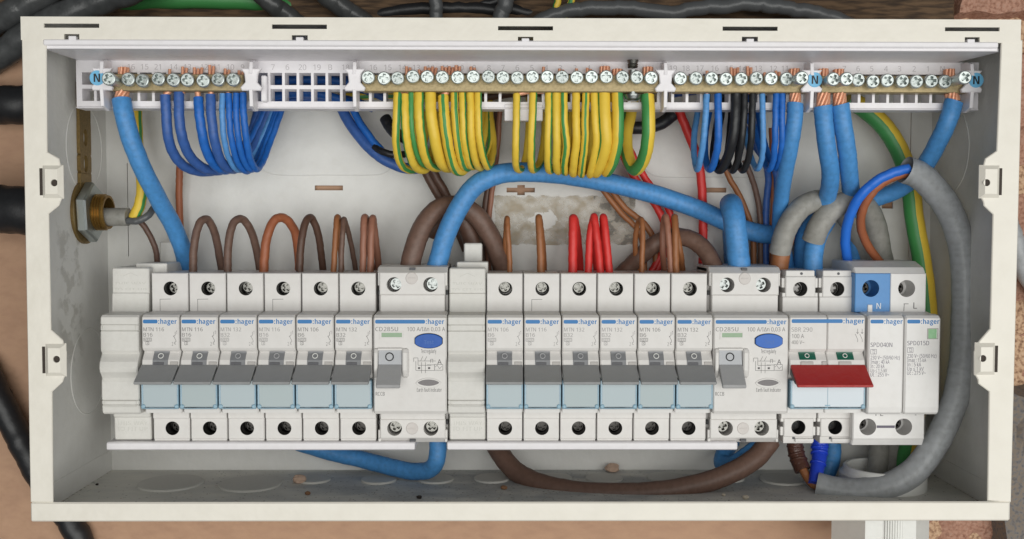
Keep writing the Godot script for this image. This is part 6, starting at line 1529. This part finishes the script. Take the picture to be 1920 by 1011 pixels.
func oddments() -> void:
	var t: Node3D
	var st: SurfaceTool
	# the brass gland, its locknut and the earth tag on the side wall
	t = thing("brass_gland", "brass cable gland with a steel locknut through the side wall", "cable gland", V(-212, 26.4, 30))
	st = mb()
	prism(st, 0, P2(hexagon(26.4, 30.0, 14.6)), -211.4, -206.4, 0.9)
	obj("locknut", st, "zinc", t)
	st = mb()
	var prof := [[8.4, 0.0], [8.4, 4.0]]
	for k in 5:
		prof.append([8.9, 4.4 + k * 1.3]); prof.append([8.2, 5.0 + k * 1.3])
	prof.append([8.2, 11.2]); prof.append([7.0, 11.2]); prof.append([6.6, 0.0])
	lathe(st, V(-211.4, 26.4, 30), V(1, 0, 0), prof, 36)
	obj("thread", st, "brass_bright", t)
	t = thing("earth_tag", "dull brass earth tag strip with oval holes hanging on the gland", "earth tag", V(-212, 26.4, 30))
	st = mb()
	tag_strip(st, 26.4)
	obj("strip", st, "brass_dull", t)
	t = thing("bolt", "zinc fixing bolt with a nut sticking up through the earth bar", "bolt", V(50.1, 76.9, 61.0))
	st = mb()
	lathe(st, V(50.1, 76.9, 61.0), V(0, 1, 0), [[0, -0.2], [2.2, 0.0], [3.4, 0.9], [3.9, 2.2], [3.9, 2.9], [2.0, 3.0], [2.0, 14]], 24)
	obj("head", st, "steel", t)
	st = mb()
	prism(st, 1, P2(hexagon(61.0, 50.1, 2.5)), 96.6, 96.6 + 1.8, 0.2)
	lathe(st, V(50.1, 96.6 - 1.6, 61.0), V(0, 1, 0), [[2.1, -3], [2.5, -2.6], [2.1, -2.2], [2.5, -1.6], [2.1, -1.2], [2.8, 0.4], [2.8, 1.4], [0, 1.5]], 18)
	obj("nut", st, "steel_dark", t)
	t = thing("panel_screw", "bright screw head in the back panel beside the thick blue cable", "screw", V(-178.4, 15.1, 0))
	put_screw(screw_deep, t, V(-178.4, 15.1, 0.6), 0.6, "steel", "head")
	# the big white gland through the floor: nut outside, ring inside
	t = thing("white_gland", "large white plastic cable gland under the bottom edge of the enclosure", "cable gland", V(173.7, -140, 42))
	st = mb()
	lathe(st, V(173.7, -109, 42), V(0, -1, 0), [[20.5, 0], [20.5, 2.6], [21.5, 3.0], [21.5, 5.0]], 40)
	prism(st, 1, P2(hexagon(42.0, 173.7, 22.8, 0.40)), -146, -113.5, 0.8)
	obj("nut", st, "gland_white", t)
	st = mb()
	for k in 9:
		box(st, 173.7 - 5.2 + k * 1.15, 173.7 - 4.6 + k * 1.15, -146, -115.5, 61.4, 62.4, 0.1)
	obj("grip_ribs", st, "gland_white", t).set_meta("kind", "stuff")
	st = mb()
	lathe(st, V(177.5, -107.2, 34), V(0, 1, 0), [[20.5, 0], [20.5, 6.5], [19.0, 7.4], [18.6, 9.4], [18.0, 10.0], [16.6, 10.0], [16.2, 6.0], [16.2, 0]], 44)
	obj("inner_ring", st, "gland_white", t)
	t = thing("debris_chip", "pinkish stone chip on the floor beside the second small knockout", "debris", V(-109.5, -107.2, 27.6), "crumbs on the enclosure floor")
	st = mb()
	lump(st, V(-109.5, -105.3, 27.6), V(3.4, 2.2, 2.7), 60)
	obj("chip", st, "stone_pink", t)
	t = thing("debris_chip", "pinkish stone chip on the floor in the shade behind the brown cable", "debris", V(47.9, -107.2, 5.0), "crumbs on the enclosure floor")
	st = mb()
	lump(st, V(47.9, -105.2, 5.0), V(3.6, 2.3, 2.9), 61)
	obj("chip", st, "stone_pink", t)
	t = thing("debris_chip", "cream crumb on the floor near the front edge, the larger one", "debris", V(104.6, -107.2, 57.6), "crumbs on the enclosure floor")
	st = mb()
	lump(st, V(104.6, -106.4, 57.6), V(1.5, 1.0, 1.2), 62)
	obj("chip", st, "stone_cream", t)
	t = thing("debris_chip", "tiny cream crumb on the floor near the front edge", "debris", V(95.6, -107.2, 52.0), "crumbs on the enclosure floor")
	st = mb()
	lump(st, V(95.6, -106.7, 52.0), V(0.9, 0.6, 0.7), 63)
	obj("chip", st, "stone_cream", t)
	t = thing("debris_chip", "small orange brown crumb on the floor in front of the stone chip", "debris", V(-101.1, -107.2, 49.5), "crumbs on the enclosure floor")
	st = mb()
	lump(st, V(-101.1, -106.4, 49.5), V(1.4, 0.9, 1.1), 64)
	obj("chip", st, "stone_brown", t)
	t = thing("debris_chip", "brown crumb on the floor in front of the brown cable", "debris", V(-8.2, -107.2, 40.0), "crumbs on the enclosure floor")
	st = mb()
	lump(st, V(-8.2, -106.3, 40.0), V(1.6, 1.0, 1.3), 65)
	obj("chip", st, "stone_brown", t)
	t = thing("debris_chip", "flat dark flake on the floor near the front edge", "debris", V(-47.8, -107.2, 56.3), "crumbs on the enclosure floor")
	st = mb()
	lump(st, V(-47.8, -106.5, 56.3), V(1.3, 0.8, 1.0), 66)
	obj("chip", st, "stone_dark", t)
	t = thing("debris_chip", "black speck on the floor in the corner", "debris", V(-207.7, -107.2, 31.4), "crumbs on the enclosure floor")
	st = mb()
	lump(st, V(-207.7, -106.8, 31.4), V(0.8, 0.5, 0.6), 67)
	obj("chip", st, "stone_dark", t)


func hexagon(cu: float, cv: float, r: float, turn := 0.12) -> Array:
	var a := []
	for k in 6:
		a.append(cu + r * cos(TAU * k / 6.0 + turn)); a.append(cv + r * sin(TAU * k / 6.0 + turn))
	return a


# a washer-ended strip on the side wall, pierced with two oval holes, built as a flat outline in the wall's plane
func tag_strip(st: SurfaceTool, y: float) -> void:
	var x := -212.6
	var ov := func(cy: float, cz: float, ry: float, rz: float, o: float) -> void:
		# one link of the strip round its hole
		var n := 28
		for i in n:
			var t0 := TAU * i / n; var t1 := TAU * (i + 1) / n
			var lim := func(t: float) -> Vector2:
				var d := Vector2(sin(t), cos(t))
				var k := minf(o / maxf(absf(d.x), 1e-4), 6.6 / maxf(absf(d.y), 1e-4))
				return d * k
			var a: Vector2 = lim.call(t0)
			var b: Vector2 = lim.call(t1)
			var p0 := V(x + 1.6, cy + sin(t0) * ry, cz + cos(t0) * rz); var p1 := V(x + 1.6, cy + sin(t1) * ry, cz + cos(t1) * rz)
			quad(st, p1, p0, V(x + 1.6, cy + a.x, cz + a.y), V(x + 1.6, cy + b.x, cz + b.y))
			quad(st, p0, p1, p1 - V(1.6, 0, 0), p0 - V(1.6, 0, 0))
			quad(st, V(x, cy + a.x, cz + a.y), V(x, cy + b.x, cz + b.y), V(x + 1.6, cy + b.x, cz + b.y), V(x + 1.6, cy + a.x, cz + a.y))
	ov.call(y + 36.0, 30.0, 4.2, 2.4, 8.0)
	ov.call(y + 23.4, 30.0, 4.2, 2.4, 4.6)
	box(st, x, x + 1.6, y + 12, y + 18.8, 23.4, 36.6, 0.2)
	box(st, x, x + 1.6, y + 44, y + 62, 23.4, 36.6, 0.2)
	lathe(st, V(x, y, 30), V(1, 0, 0), [[15.4, 0], [15.4, 1.4], [9.0, 1.4], [9.0, 0]], 36)


# a brick or stone with a worn, uneven face
func rough_block(st: SurfaceTool, x0: float, x1: float, y0: float, y1: float, z0: float, z1: float, seed_n: int) -> void:
	var nz := FastNoiseLite.new()
	nz.seed = seed_n
	nz.frequency = 0.045
	nz.fractal_octaves = 4
	var nx := 26
	var ny := 16
	var at := func(i: int, j: int) -> Vector3:
		var u := float(i) / nx; var v := float(j) / ny
		var e := minf(minf(u, 1 - u) * (x1 - x0), minf(v, 1 - v) * (y1 - y0))
		var x := lerpf(x0, x1, u); var y := lerpf(y0, y1, v)
		var n := nz.get_noise_2d(x, y)
		var z := z1 + n * 5.0 - 4.0 * exp(-e * 0.5)
		if i == 0 or j == 0 or i == nx or j == ny: z = z0
		return V(x + nz.get_noise_2d(y, 5) * 4.0, y + nz.get_noise_2d(x, 9) * 4.0, z)
	for j in ny:
		for i in nx:
			quad(st, at.call(i, j), at.call(i + 1, j), at.call(i + 1, j + 1), at.call(i, j + 1))
